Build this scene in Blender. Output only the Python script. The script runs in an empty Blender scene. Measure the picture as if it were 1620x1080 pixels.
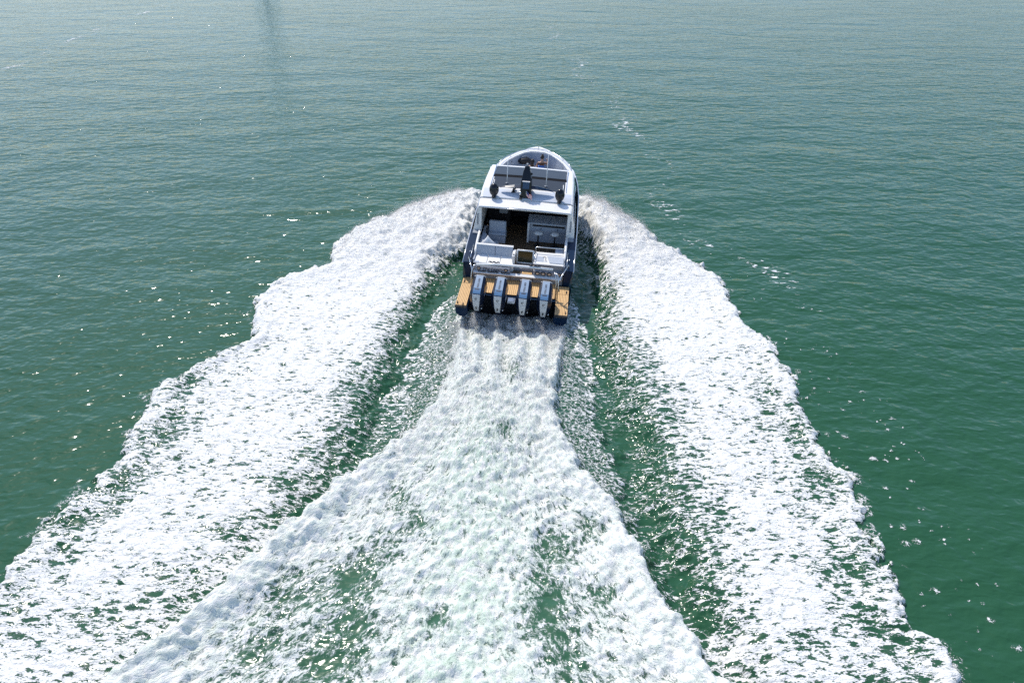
import bpy, bmesh, math, random
import numpy as np
from mathutils import Vector, Matrix

R = math.radians
random.seed(7)
rng = np.random.default_rng(11)
sc = bpy.context.scene
col = sc.collection

# ------------------------------------------------------------------ camera
cam = bpy.data.cameras.new('camera')
cam.sensor_width = 36.0
cam.lens = 24.0
cam.clip_start = 0.1
cam.clip_end = 20000.0
cam_o = bpy.data.objects.new('camera', cam)
col.objects.link(cam_o)
cam_o.location = (0, 0, 14.0)
cam_o.rotation_euler = (R(90 - 33), 0, 0)
sc.camera = cam_o

# ------------------------------------------------------------------ sky, sun, exposure
SUN_AZ, SUN_EL = -32.0, 58.0           # azimuth from +Y (negative = left), elevation
world = bpy.data.worlds.new('World')
sc.world = world
world.use_nodes = True
wn = world.node_tree.nodes
sky = wn.new('ShaderNodeTexSky')
sky.sky_type = 'NISHITA'
sky.sun_disc = False
sky.sun_elevation = R(SUN_EL)
sky.sun_rotation = R(SUN_AZ)
sky.air_density = 1.0
sky.dust_density = 1.1
sky.ozone_density = 4.5
world.node_tree.links.new(sky.outputs[0], wn['Background'].inputs[0])
wn['Background'].inputs[1].default_value = 0.15

sun = bpy.data.lights.new('sun', 'SUN')
sun.energy = 2.8
sun.angle = R(0.53)
sun.color = (1.0, 0.945, 0.86)
sun_o = bpy.data.objects.new('sun', sun)
col.objects.link(sun_o)
sdir = Vector((math.sin(R(SUN_AZ)) * math.cos(R(SUN_EL)), math.cos(R(SUN_AZ)) * math.cos(R(SUN_EL)), math.sin(R(SUN_EL))))
sun_o.rotation_euler = sdir.to_track_quat('Z', 'Y').to_euler()
sun_o.location = sdir * 80

sc.view_settings.view_transform = 'Standard'
sc.view_settings.look = 'None'
sc.view_settings.exposure = 0.34
sc.view_settings.gamma = 1.0
sc.view_settings.use_curve_mapping = False
sc.render.engine = 'CYCLES'
sc.cycles.use_denoising = False
sc.cycles.max_bounces = 6
sc.cycles.diffuse_bounces = 3
sc.cycles.glossy_bounces = 4
sc.cycles.transparent_max_bounces = 8
sc.cycles.sample_clamp_indirect = 6.0

# ------------------------------------------------------------------ node helper and materials
class NT:
    def __init__(s, name):
        s.m = bpy.data.materials.new(name)
        s.m.use_nodes = True
        s.t = s.m.node_tree
        s.t.nodes.clear()
        s.out = s.t.nodes.new('ShaderNodeOutputMaterial')
    def n(s, kind, **kw):
        nd = s.t.nodes.new(kind)
        for k, v in kw.items():
            setattr(nd, k, v)
        return nd
    def put(s, sock, v):
        if isinstance(v, bpy.types.NodeSocket):
            s.t.links.new(v, sock)
        else:
            sock.default_value = v
    def math(s, op, a, b=None, c=None, clamp=False):
        nd = s.n('ShaderNodeMath', operation=op)
        nd.use_clamp = clamp
        s.put(nd.inputs[0], a)
        if b is not None: s.put(nd.inputs[1], b)
        if c is not None: s.put(nd.inputs[2], c)
        return nd.outputs[0]
    def step(s, v, lo, hi):
        nd = s.n('ShaderNodeMapRange', interpolation_type='SMOOTHSTEP')
        s.put(nd.inputs['Value'], v)
        s.put(nd.inputs['From Min'], lo); s.put(nd.inputs['From Max'], hi)
        return nd.outputs['Result']
    def mix(s, f, a, b):
        nd = s.n('ShaderNodeMix', data_type='RGBA')
        s.put(nd.inputs['Factor'], f); s.put(nd.inputs[6], a); s.put(nd.inputs[7], b)
        return nd.outputs[2]
    def noise(s, vec, scale, detail=2.0, rough=0.5, dist=0.0):
        nd = s.n('ShaderNodeTexNoise')
        s.put(nd.inputs['Vector'], vec)
        nd.inputs['Scale'].default_value = scale
        nd.inputs['Detail'].default_value = detail
        nd.inputs['Roughness'].default_value = rough
        nd.inputs['Distortion'].default_value = dist
        return nd.outputs['Fac']
    def mapping(s, vec, scale=(1, 1, 1), rot=(0, 0, 0), loc=(0, 0, 0)):
        nd = s.n('ShaderNodeMapping')
        s.put(nd.inputs['Vector'], vec)
        nd.inputs['Scale'].default_value = scale
        nd.inputs['Rotation'].default_value = rot
        nd.inputs['Location'].default_value = loc
        return nd.outputs[0]
    def bump(s, h, strength=1.0, dist=1.0, normal=None):
        nd = s.n('ShaderNodeBump')
        nd.inputs['Strength'].default_value = strength
        nd.inputs['Distance'].default_value = dist
        s.put(nd.inputs['Height'], h)
        if normal is not None: s.put(nd.inputs['Normal'], normal)
        return nd.outputs[0]
    def bsdf(s, color, rough=0.5, metal=0.0, spec=0.5, ior=1.5, normal=None, coat=0.0):
        nd = s.n('ShaderNodeBsdfPrincipled')
        s.put(nd.inputs['Base Color'], color)
        s.put(nd.inputs['Roughness'], rough)
        nd.inputs['Metallic'].default_value = metal
        nd.inputs['Specular IOR Level'].default_value = spec
        nd.inputs['IOR'].default_value = ior
        nd.inputs['Coat Weight'].default_value = coat
        if normal is not None: s.put(nd.inputs['Normal'], normal)
        return nd
    def surf(s, sock):
        s.t.links.new(sock, s.out.inputs['Surface'])
        return s.m

def plain(name, c, rough=0.4, metal=0.0, var=0.06, scale=3.0, spec=0.5, coat=0.0, grime=None):
    """Procedural material: a base colour with a faint uneven tone and gloss."""
    t = NT(name)
    co = t.n('ShaderNodeTexCoord').outputs['Object']
    n1 = t.noise(co, scale, 5.0, 0.6)
    lo = tuple(max(0, x * (1 - var)) for x in c) + (1,)
    hi = tuple(min(1, x * (1 + var)) for x in c) + (1,)
    colr = t.mix(n1, lo, hi)
    if grime:
        g = t.step(t.noise(co, scale * 2.3, 6.0, 0.7), 0.5, 0.75)
        colr = t.mix(g, colr, grime + (1,))
    r = t.math('MULTIPLY_ADD', t.noise(co, scale * 3, 3.0), rough * 0.3, rough * 0.85)
    return t.surf(t.bsdf(colr, r, metal, spec, coat=coat).outputs[0])

M = {}
M['white'] = plain('white gelcoat', (0.84, 0.82, 0.78), 0.25)
M['navy'] = plain('navy gelcoat', (0.004, 0.020, 0.052), 0.3, spec=0.18)
M['teal_reflect'] = plain('hull with teal reflection', (0.03, 0.075, 0.10), 0.2)  # navy hull with its grey-teal reflection put into the colour
M['black'] = plain('black gloss', (0.008, 0.009, 0.012), 0.2)
M['rubber'] = plain('black rubber', (0.015, 0.015, 0.017), 0.6)
M['matte'] = plain('matte black', (0.006, 0.006, 0.007), 0.8, spec=0.1)
M['dark'] = plain('shaded dark interior', (0.018, 0.018, 0.020), 0.5)  # near-black colour holds the shade inside the cabin
M['steel'] = plain('stainless steel', (0.62, 0.63, 0.64), 0.22, metal=1.0)
M['vinyl'] = plain('white vinyl upholstery', (0.84, 0.82, 0.78), 0.5, scale=6)
M['grey_shaded_vinyl'] = plain('pale grey and shaded upholstery', (0.42, 0.46, 0.52), 0.55, scale=6)  # also stands in for shade on seat backs and bow well
M['grey_panel'] = plain('grey panel', (0.30, 0.31, 0.33), 0.4)
M['roof_shade'] = plain('roof with slope shade', (0.60, 0.64, 0.70), 0.35)  # blue-grey tone holds the dimmer light on the aft slope
M['roofglass'] = plain('grey tinted roof glass', (0.040, 0.044, 0.048), 0.18, var=0.3, scale=5, spec=0.2)
M['glass'] = plain('dark window glass', (0.012, 0.015, 0.018), 0.05, coat=0.5)
M['smoke'] = plain('olive smoked pane', (0.035, 0.035, 0.014), 0.15)
M['screen'] = plain('blue panel', (0.01, 0.055, 0.13), 0.15)
M['silver'] = plain('silver cowl panel', (0.30, 0.38, 0.47), 0.16, coat=0.5)
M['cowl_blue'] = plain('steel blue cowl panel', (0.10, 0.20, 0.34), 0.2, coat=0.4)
M['pale_cowl'] = plain('pale cowl panel', (0.50, 0.52, 0.54), 0.3)
M['navy_cowl'] = plain('dark navy cowl', (0.005, 0.010, 0.026), 0.25, spec=0.35)
M['ink'] = plain('dark lettering', (0.015, 0.015, 0.02), 0.5)
M['amber'] = plain('amber lamp lens', (0.45, 0.33, 0.06), 0.3)
M['skin'] = plain('skin', (0.50, 0.30, 0.21), 0.5)
M['hair'] = plain('dark brown hair', (0.022, 0.013, 0.009), 0.5)
M['blue_cloth'] = plain('blue cloth', (0.03, 0.12, 0.42), 0.8)
M['brown_cloth'] = plain('brown cloth', (0.12, 0.055, 0.03), 0.8)
M['pale_cloth'] = plain('pale blue cloth', (0.55, 0.65, 0.78), 0.8)
M['flag_red'] = plain('flag red', (0.50, 0.03, 0.04), 0.7)
M['flag_white'] = plain('flag white', (0.78, 0.76, 0.73), 0.7)
M['flag_blue'] = plain('flag blue', (0.02, 0.04, 0.16), 0.7)

def teak_mat(name, a, b, dirt):
    t = NT(name)
    co = t.n('ShaderNodeTexCoord').outputs['Object']
    g = t.noise(t.mapping(co, (14, 1.2, 14)), 3.0, 6.0, 0.65, 0.4)
    c = t.mix(t.step(g, 0.3, 0.7), a + (1,), b + (1,))
    d = t.step(t.noise(co, 2.6, 4.0, 0.6), 0.52, 0.8)
    c = t.mix(t.math('MULTIPLY', d, 0.35), c, dirt + (1,))
    return t.surf(t.bsdf(c, 0.6, normal=t.bump(g, 0.3, 0.004)).outputs[0])
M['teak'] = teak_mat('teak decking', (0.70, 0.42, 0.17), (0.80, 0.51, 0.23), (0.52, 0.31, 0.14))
M['teak_shaded'] = teak_mat('shaded cockpit teak', (0.105, 0.065, 0.033), (0.15, 0.095, 0.05), (0.07, 0.045, 0.026))  # same teak with the cockpit shade put into its colour
M['concrete'] = plain('weathered concrete', (0.62, 0.60, 0.56), 0.8, var=0.1, scale=0.4)
M['caulk'] = plain('black caulking', (0.05, 0.035, 0.025), 0.7)

# ------------------------------------------------------------------ object helpers
def obj(name, me, parent=None):
    o = bpy.data.objects.new(name, me)
    col.objects.link(o)
    if parent is not None:
        o.parent = parent
    return o
def tag(o, label=None, cat=None, group=None, kind=None):
    if label: o['label'] = label
    if cat: o['category'] = cat
    if group: o['group'] = group
    if kind: o['kind'] = kind
    return o
def part(name, bm, mat, parent=None, smooth=False, bevel=0.0, seg=2):
    bmesh.ops.remove_doubles(bm, verts=bm.verts, dist=1e-5)
    bmesh.ops.recalc_face_normals(bm, faces=bm.faces)
    if bevel > 0:
        es = [e for e in bm.edges if len(e.link_faces) == 2 and e.calc_face_angle(0) > R(28)]
        if es:
            bmesh.ops.bevel(bm, geom=es, offset=bevel, segments=seg, affect='EDGES', profile=0.5, clamp_overlap=True)
    me = bpy.data.meshes.new(name)
    bm.to_mesh(me)
    bm.free()
    mats = mat if isinstance(mat, (list, tuple)) else [mat]
    for m_ in mats:
        me.materials.append(M[m_] if isinstance(m_, str) else m_)
    if smooth:
        for p in me.polygons: p.use_smooth = True
    return obj(name, me, parent)
def box(bm, x0, x1, y0, y1, z0, z1):
    v = [bm.verts.new((x, y, z)) for z in (z0, z1) for y in (y0, y1) for x in (x0, x1)]
    for f in ((0, 1, 3, 2), (4, 6, 7, 5), (0, 4, 5, 1), (2, 3, 7, 6), (0, 2, 6, 4), (1, 5, 7, 3)):
        bm.faces.new([v[i] for i in f])
    return bm
def loft(bm, rings, closed=True, cap=True):
    vs = [[bm.verts.new(p) for p in r] for r in rings]
    n = len(vs[0])
    for a, b in zip(vs, vs[1:]):
        for i in range(n if closed else n - 1):
            j = (i + 1) % n
            try: bm.faces.new((a[i], a[j], b[j], b[i]))
            except ValueError: pass
    if cap and closed:
        for r in (vs[0], vs[-1]):
            try: bm.faces.new(r)
            except ValueError: pass
    return bm
def tube(bm, pts, r, n=8, caps=True):
    pts = [Vector(p) for p in pts]
    rs = r if isinstance(r, (list, tuple)) else [r] * len(pts)
    rings = []
    up = None
    for i, p in enumerate(pts):
        d = (pts[min(i + 1, len(pts) - 1)] - pts[max(i - 1, 0)]).normalized()
        if up is None:
            up = Vector((0, 0, 1)) if abs(d.z) < 0.9 else Vector((1, 0, 0))
        u = d.cross(up).normalized()
        w = u.cross(d).normalized()
        up = w
        rings.append([p + (u * math.cos(2 * math.pi * k / n) + w * math.sin(2 * math.pi * k / n)) * rs[i] for k in range(n)])
    return loft(bm, rings, True, caps)
def prism(bm, poly, axis, a, b):
    """poly: 2D points in the two other axes (cyclic order y,z / x,z / x,y)."""
    def mk(p, t):
        if axis == 0: return (t, p[0], p[1])
        if axis == 1: return (p[0], t, p[1])
        return (p[0], p[1], t)
    return loft(bm, [[mk(p, a) for p in poly], [mk(p, b) for p in poly]])
def ellipsoid(bm, c, r, nu=20, nv=12):
    rings = []
    for j in range(1, nv):
        th = math.pi * j / nv
        rings.append([(c[0] + r[0] * math.sin(th) * math.cos(2 * math.pi * i / nu), c[1] + r[1] * math.sin(th) * math.sin(2 * math.pi * i / nu), c[2] + r[2] * math.cos(th)) for i in range(nu)])
    return loft(bm, rings)
def disc(bm, c, r, axis, t, n=20):
    """short cylinder of thickness t along axis, starting at c."""
    def p(a, k):
        u, v = r * math.cos(a), r * math.sin(a)
        q = [0, 0, 0]
        o = [i for i in range(3) if i != axis]
        q[axis] = c[axis] + k; q[o[0]] = c[o[0]] + u; q[o[1]] = c[o[1]] + v
        return tuple(q)
    return loft(bm, [[p(2 * math.pi * i / n, k) for i in range(n)] for k in (0, t)])
def B(): return bmesh.new()
def lettering(name, text, size, loc, rot, mat, parent, shear=0.0, width=1.0, depth=0.002, align='CENTER'):
    cu = bpy.data.curves.new(name, 'FONT')
    cu.body = text; cu.size = size; cu.shear = shear; cu.extrude = depth
    cu.align_x = align; cu.align_y = 'CENTER'
    tmp = bpy.data.objects.new(name, cu)
    col.objects.link(tmp)
    dg = bpy.context.evaluated_depsgraph_get()
    me = bpy.data.meshes.new_from_object(tmp.evaluated_get(dg))
    bpy.data.objects.remove(tmp)
    me.materials.clear(); me.materials.append(M[mat])
    o = obj(name, me, parent)
    o.location = loc; o.rotation_euler = rot; o.scale = (width, 1, 1)
    return o

# ================================================================== WATER
def perlin(x, y, seed=0):
    r = np.random.default_rng(seed)
    perm = r.permutation(512)
    ang = r.random(512) * 2 * np.pi
    gx, gy = np.cos(ang), np.sin(ang)
    xi = np.floor(x).astype(np.int64); yi = np.floor(y).astype(np.int64)
    xf = x - xi; yf = y - yi
    u = xf * xf * xf * (xf * (xf * 6 - 15) + 10); v = yf * yf * yf * (yf * (yf * 6 - 15) + 10)
    def g(ix, iy, dx, dy):
        h = perm[(perm[ix & 511] + iy) & 511]
        return gx[h] * dx + gy[h] * dy
    a = g(xi, yi, xf, yf); b = g(xi + 1, yi, xf - 1, yf)
    c = g(xi, yi + 1, xf, yf - 1); d = g(xi + 1, yi + 1, xf - 1, yf - 1)
    return 1.5 * ((a * (1 - u) + b * u) * (1 - v) + (c * (1 - u) + d * u) * v)
def fbm(x, y, octv=4, seed=0, gain=0.5, lac=2.03, ridged=False):
    s = np.zeros_like(x); a = 1.0; tot = 0.0
    for k in range(octv):
        n = perlin(x, y, seed + k * 17)
        if ridged: n = 1 - 2 * np.abs(n)
        s += a * n; tot += a
        x = x * lac + 3.7; y = y * lac - 1.3; a *= gain
    return s / tot
def sm(v, lo, hi):
    t = np.clip((v - lo) / (hi - lo), 0, 1)
    return t * t * (3 - 2 * t)
def gau(d, w): return np.exp(-(d / w) ** 2)

# outlines of the wake on the water (world metres), from the bow spray back past the camera
LO = [(-1.87, 36.32), (-3.85, 35.94), (-5.75, 34.48), (-7.15, 32.78), (-8.14, 31.52), (-8.3, 29.34), (-8.38, 27.63), (-9.47, 26.77), (-10.33, 25.73), (-10.54, 24.43), (-10.1, 22.93), (-9.97, 21.47), (-10.85, 20.63), (-11.33, 19.52), (-12.08, 18.49), (-11.7, 17.34), (-11.71, 16.22), (-11.69, 14.65), (-11.98, 13.27), (-12.43, 12.25), (-12.5, 11.71), (-12.45, 10.7), (-12.68, 9.26), (-12.9, 7.68), (-13.3, 3.0)]
RO = [(3.76, 35.75), (4.97, 35.02), (6.23, 33.11), (6.99, 30.76), (7.08, 29.2), (8.18, 27.88), (9.16, 26.65), (9.12, 24.96), (9.02, 23.17), (9.57, 21.34), (9.82, 20.1), (9.53, 18.07), (9.42, 16.46), (9.59, 14.89), (9.58, 13.74), (9.29, 12.59), (9.3, 11.55), (9.35, 10.52), (9.14, 9.83), (9.51, 9.18), (9.4, 8.09), (9.33, 6.93), (9.4, 3.0)]
LI = [(-1.93, 36.3), (-1.93, 33.78), (-2.2, 30.25), (-2.97, 27.38), (-3.62, 24.69), (-3.98, 22.0), (-4.28, 19.14), (-4.57, 17.08), (-4.92, 15.3), (-5.44, 13.5), (-6.21, 11.96), (-7.15, 10.08), (-8.14, 8.09), (-8.59, 6.93), (-9.6, 3.0)]
RI = [(3.6, 35.7), (3.73, 33.78), (3.88, 29.9), (3.71, 26.07), (3.38, 23.41), (3.36, 20.71), (3.59, 18.07), (3.78, 15.86), (3.81, 13.74), (4.09, 11.96), (4.32, 10.43), (4.76, 8.95), (5.08, 7.68), (5.4, 6.7), (6.6, 3.0)]
CL = [(-2.25, 24.2), (-2.26, 21.56), (-2.37, 19.14), (-2.57, 17.4), (-3.14, 16.16), (-3.93, 15.02), (-4.59, 14.19), (-5.21, 13.27), (-5.94, 12.16), (-6.65, 11.07), (-7.26, 9.99), (-7.77, 9.1), (-8.4, 8.09), (-8.84, 6.93), (-10, 3.0)]
CR = [(2.25, 23.6), (1.95, 21.13), (1.64, 19.14), (1.38, 17.4), (1.45, 16.16), (1.86, 14.89), (2.39, 13.74), (2.93, 12.48), (3.25, 11.35), (3.53, 10.25), (3.99, 9.26), (4.37, 8.23), (4.85, 6.93), (6.2, 3.0)]
LL = [(-2.08, 26.65), (-3.09, 24.64), (-3.6, 21.78), (-4.01, 19.25), (-4.32, 17.4), (-4.7, 15.2)]
RL = [(2.55, 25.5), (2.93, 22.93), (3.01, 20.5), (2.9, 18.96), (2.88, 16.46), (3.17, 14.24), (3.7, 11.0)]
HOLES = [(-5.11, 10.25, .55), (-5.72, 8.88, .5), (-3.59, 9.42, .6), (-3.37, 11.55, .45), (-2.58, 12.38, .35), (0.76, 10.61, .45), (0.58, 9.66, .4), (2.0, 12.38, .35), (0.11, 19.14, .45), (-4.05, 10.61, .45), (-4.17, 8.51, .5), (-1.74, 9.58, .3), (1.25, 8.8, .5), (0.97, 11.75, .35), (2.2, 10.2, .4), (-0.2, 15.9, .3), (-3.0, 13.4, .35)]
SHEET_HOLES = [(-5.73, 13.27, .5), (-6.63, 13.99, .4), (-10.9, 16.16, .6), (-11.25, 14.24, .6), (-11.8, 12.59, .6), (-10.9, 18.7, .5), (-7.5, 12.2, .4), (4.4, 10.88, .5), (4.6, 10.08, .5), (8.3, 11.16, .6), (8.3, 9.5, .55), (9.1, 16.16, .5), (9.1, 14.24, .5), (-8.6, 11.0, .4), (6.6, 9.2, .4), (-10.2, 9.6, .5)]
FLECKS = [(10.35, 12.06), (10.95, 12.12), (10.26, 10.34), (10.59, 10.34), (10.92, 9.42), (10.89, 9.99), (10.97, 12.48), (10.4, 8.88), (10.2, 16.16), (10.89, 19.52), (11.01, 17.4), (11.17, 15.3), (11.3, 13.6), (10.4, 14.2), (11.6, 18.6), (12.0, 16.6), (10.2, 18.3)]

def ip(P, y):
    a = np.array(P)[::-1]
    return np.interp(y, a[:, 1], a[:, 0])

def growth(a, b, step, rate):
    out = [a]; s = step
    while out[-1] < b:
        out.append(out[-1] + s); s *= rate
    return out
xs = np.concatenate([-np.array(growth(15.0, 6000, 0.07, 1.13))[::-1], np.arange(-14.95, 14.0, 0.046), np.array(growth(14.0, 6000, 0.07, 1.13))])
yy = [4.0]
while yy[-1] < 38.0:
    yy.append(yy[-1] + 0.036 + 0.0011 * yy[-1])
ys = np.concatenate([-np.array(growth(-3.95, 3000, 0.1, 1.2))[::-1], np.array(yy), np.array(growth(yy[-1] + 0.08, 9000, 0.09, 1.12))])
X, Y = np.meshgrid(xs, ys)
near = (X > -15.2) & (X < 14.6) & (Y > 3.8) & (Y < 39)

# jittered coordinates give the outlines their scalloped, broken edges
jx = 0.40 * fbm(X * 0.55, Y * 0.55, 3, 1) + 0.40 * fbm(X * 1.5, Y * 1.5, 3, 5) + 0.20 * fbm(X * 5, Y * 6, 2, 7)
jy = 0.40 * fbm(X * 0.55 + 9, Y * 0.55, 3, 2) + 0.40 * fbm(X * 1.5, Y * 1.5 + 5, 3, 6) + 0.20 * fbm(X * 5, Y * 6 + 5, 2, 8)
Xj, Yj = X + jx, Y + jy
xlo, xro, xli, xri = ip(LO, Yj), ip(RO, Yj), ip(LI, Yj), ip(RI, Yj)
xcl, xcr, xll, xrl = ip(CL, Y + 0.55 * jy), ip(CR, Y + 0.55 * jy), ip(LL, Yj), ip(RL, Yj)
xli = xli + 1.0 * sm(Y, 27.5, 31.5); xri = xri - 0.55 * sm(Y, 27.5, 31.5)      # the spray leaves the hull side itself here
topL = sm(36.5 - Yj, -0.2, 0.5); topR = sm(35.9 - Yj, -0.2, 0.5)
wgt = near.astype(float)

# fade factors
slopeL = 0.35 + 0.65 * sm(31.0 - Y, -1, 2)
dLo = (Xj - xlo) * slopeL
dRo = (xro - Xj) * slopeL
dLi = xli - Xj
dRi = Xj - xri
dCl = X + 0.55 * jx - xcl
dCr = xcr - X - 0.55 * jx
far = sm(Y, 24, 32)                                  # 1 at the spray, 0 in the old wake

n_big = fbm(X * 0.45, Y * 0.45, 3, 31)
n_mid = fbm(X * 1.5, Y * 1.5, 4, 41)
n_fin = fbm(X * 4.5, Y * 4.5, 3, 51)
rid = fbm(X * 1.9 + 0.5 * n_big, Y * 1.9 + 0.5 * n_mid, 4, 61, ridged=True)

def sheet(dO, dI, top, side):
    close = sm(16.5 - Y, 0, 4.0) if side < 0 else sm(12.8 - Y, 0, 4.0)      # where the trough fills with foam again
    inside = sm(dO, -0.02, 0.05) * top * sm(dI, -1.3, -0.7)
    rim = gau(dO - 0.14, 0.17) * (0.75 + 0.5 * n_mid)
    lace = gau(dO - 0.9, 0.6) * (1 - far) * sm(21.0 - Y, -1.5, 2.5)
    fringe = gau(dO + 0.18, 0.22) * sm(n_mid + 0.6 * n_big, 0.05, 0.5) * top * (1 - far) * sm(dI, 0.5, 1.0)
    innerw = 2.8 * (1 - far) + 0.5 * far
    fade = sm(dI, -0.3, innerw)
    c = 0.06 + 0.78 * fade + 0.36 * sm(Y, 17, 27) * sm(dI, 0.0, 1.2) + 0.42 * close * (1 - fade)
    c = c - 0.50 * lace * (0.7 + 1.0 * n_big)
    c = c + (0.42 * n_mid + 0.40 * n_big) * (1 - 0.75 * far) * (0.25 + 0.75 * np.maximum(fade, close))
    for (hx, hy, hr) in SHEET_HOLES:
        if (hx < 0) == (side < 0):
            c = c - 0.34 * np.exp(-(((X - hx + 0.4 * n_big) / (hr * 1.3)) ** 2 + ((Y - hy) / (hr * 0.8)) ** 2))
    c = np.maximum(c, 0.98 * rim)
    c = np.clip(c + 0.5 * far * sm(dI, 0, 0.8), 0, 1.05 + 0.5 * far) * inside * np.maximum(sm(dI, -1.1, -0.2), close)
    return np.maximum(c, 0.42 * fringe), inside

cL, inL = sheet(dLo, dLi, topL, -1)
cR, inR = sheet(dRo, dRi, topR, 1)

# turbulent wash behind the motors
inC = sm(dCl, -0.05, 0.15) * sm(dCr, -0.05, 0.15) * sm(24.2 - Y, 0, 1.0)
ridgeL = gau(dCl - 0.35, 0.55) * sm(18.5 - Y, 0, 2)
ridgeR = gau(dCr - 0.35, 0.5) * sm(18.5 - Y, 0, 2)
axis = 0.5 * (xcl + xcr) + 0.7 * sm(16 - Y, 0, 6)
core = gau(X - axis, 1.1 + 0.05 * (20 - Y)) * sm(19 - Y, 0, 4)
cC = 0.80 + 0.36 * np.maximum(ridgeL, ridgeR) + 0.24 * rid + 0.34 * n_mid + 0.26 * n_big + 0.20 * core
cC = cC + 0.18 * sm(22.0 - Y, 0, 1) * sm(Y, 15, 18)
for (hx, hy, hr) in HOLES:
    cC = cC - 0.74 * np.exp(-(((X - hx + 0.5 * n_big + 0.2 * n_mid) / (hr * 1.15)) ** 2 + ((Y - hy + 0.4 * n_mid) / (hr * 1.5)) ** 2))
cC = cC - 0.22 * sm(Y, 21.3, 22.6)                   # churned dark water just under the motors
cC = cC + 0.34 * np.clip(sum(gau(X - xe * (1 - 0.05 * (22.7 - Y)) - 0.0 + 0.03 * (22.7 - Y), 0.2) for xe in (-1.95, -1.41, -0.60, 0.35, 1.15, 1.9)), 0, 1) * sm(Y, 20, 21.5)
cC = np.clip(cC + 0.25 * np.maximum(ridgeL, ridgeR), 0, 1.35) * inC

# lacy bands beside the hull, between the hull's own wash and the smooth troughs
bandL = sm(Xj - xll, -0.03, 0.06) * sm(-dCl, -0.1, 0.1) * sm(27.0 - Y, 0, 2) * sm(Y, 14.2, 17)
bandR = sm(xrl - Xj, -0.03, 0.06) * sm(-dCr, -0.1, 0.1) * sm(26.0 - Y, 0, 2) * sm(Y, 10.5, 14)
lineL = gau(Xj - xll, 0.05) * sm(26.5 - Y, 0, 1) * sm(Y, 16.5, 19)
lineR = gau(Xj - xrl, 0.05) * sm(25.5 - Y, 0, 1) * sm(Y, 15, 18)
cB = bandL * (0.30 + 0.16 * n_mid) + bandR * (0.32 + 0.16 * n_mid)
cB = np.maximum(cB, 0.85 * np.maximum(lineL, lineR))

foam = np.maximum(np.maximum(cL, cR) * (1 - inC), np.maximum(cC, cB * (1 - inC)))
# loose flecks of old foam on the right-hand water
fl = np.zeros_like(X)
for (fx, fy) in FLECKS:
    for q in range(3):
        ox, oy = rng.normal(0, 0.30, 2); rr = 0.02 + 0.05 * rng.random() ** 2
        fl = np.maximum(fl, np.exp(-(((X - fx - ox + 0.1 * n_fin) / (rr * 1.4)) ** 2 + ((Y - fy - oy) / rr) ** 2)))
outside = (1 - inL) * (1 - inR)
fl2 = sm(perlin(X * 6.5, Y * 6.5, 88) * (0.75 + 0.9 * n_big), 0.55, 0.75) * sm(X - xro, 0.1, 0.5) * sm(3.4 - (X - xro), 0, 2.0) * sm(28 - Y, 0, 3)
foam = np.maximum(foam, np.maximum(0.66 * fl, 0.66 * fl2) * outside * sm(X, 5, 8))
foam = foam * wgt

aer = np.clip(inC * (0.30 + 0.30 * rid + 0.75 * core * (0.6 + 0.8 * n_mid)) + 0.06 * np.maximum(cL, cR) + 0.08 * (bandL + bandR), 0, 1) * wgt

# heights
mound = np.clip(foam, 0, 1)
h = 0.10 * n_big * sm(Y, 4, 8) * 0.4
hL = 0.16 * gau(dLo - 0.35, 0.38) * inL + 0.07 * inL * sm(dLo, 0, 1)
hR = 0.16 * gau(dRo - 0.35, 0.38) * inR + 0.07 * inR * sm(dRo, 0, 1)
sprayL = far * sm(dLo, -0.1, 1.2) * sm(dLi, -0.3, 1.4) * topL
sprayR = far * sm(dRo, -0.1, 1.0) * sm(dRi, -0.3, 0.9) * topR
h = h + hL + hR + (0.90 + 0.26 * n_mid) * sprayL + (1.0 + 0.26 * n_mid) * sprayR
h = h - 0.42 * gau(dLi + 0.4, 0.9) * (1 - inC) * (1 - 0.4 * far) - 0.42 * gau(dRi + 0.3, 0.8) * (1 - inC) * (1 - 0.4 * far)
jets = np.zeros_like(X)
for xe, ye in ((-1.95, 22.9), (-1.41, 22.8), (-0.60, 22.7), (0.35, 22.6), (1.15, 22.5), (1.9, 22.3)):
    xx = xe * (1 - 0.05 * (ye - Y)) - 0.10 * (ye - Y) * 0.3 + 0.12 * n_big
    jets = jets + gau(X - xx, 0.16 + 0.035 * (ye - Y)) * sm(ye - Y, 0.2, 1.6) * sm(Y, 16.5, 19.5)
h = h + 0.32 * np.clip(jets, 0, 1.2) * inC * (1 + 0.6 * n_mid)
h = h + inC * (-0.10 * sm(Y, 19.5, 22) + 0.55 * gau(Y - 16.5, 2.8) * gau((X - 0.5 * (xcl + xcr)), 1.6) + 0.10 * sm(17 - Y, 0, 3))
h = h + (0.36 * ridgeL + 0.34 * ridgeR) * sm(Y, 3, 6)
h = h + mound * (0.05 * n_mid + 0.024 * n_fin + 0.042 * rid) * (1 + 2.2 * inC) + 0.02 * mound
h = np.where(near, h, 0.0) * sm(X, -15.0, -14.0) * sm(13.9 - X, 0, 0.9) * sm(Y, 4.0, 5.0) * sm(38.4 - Y, 0, 0.8)

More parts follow.
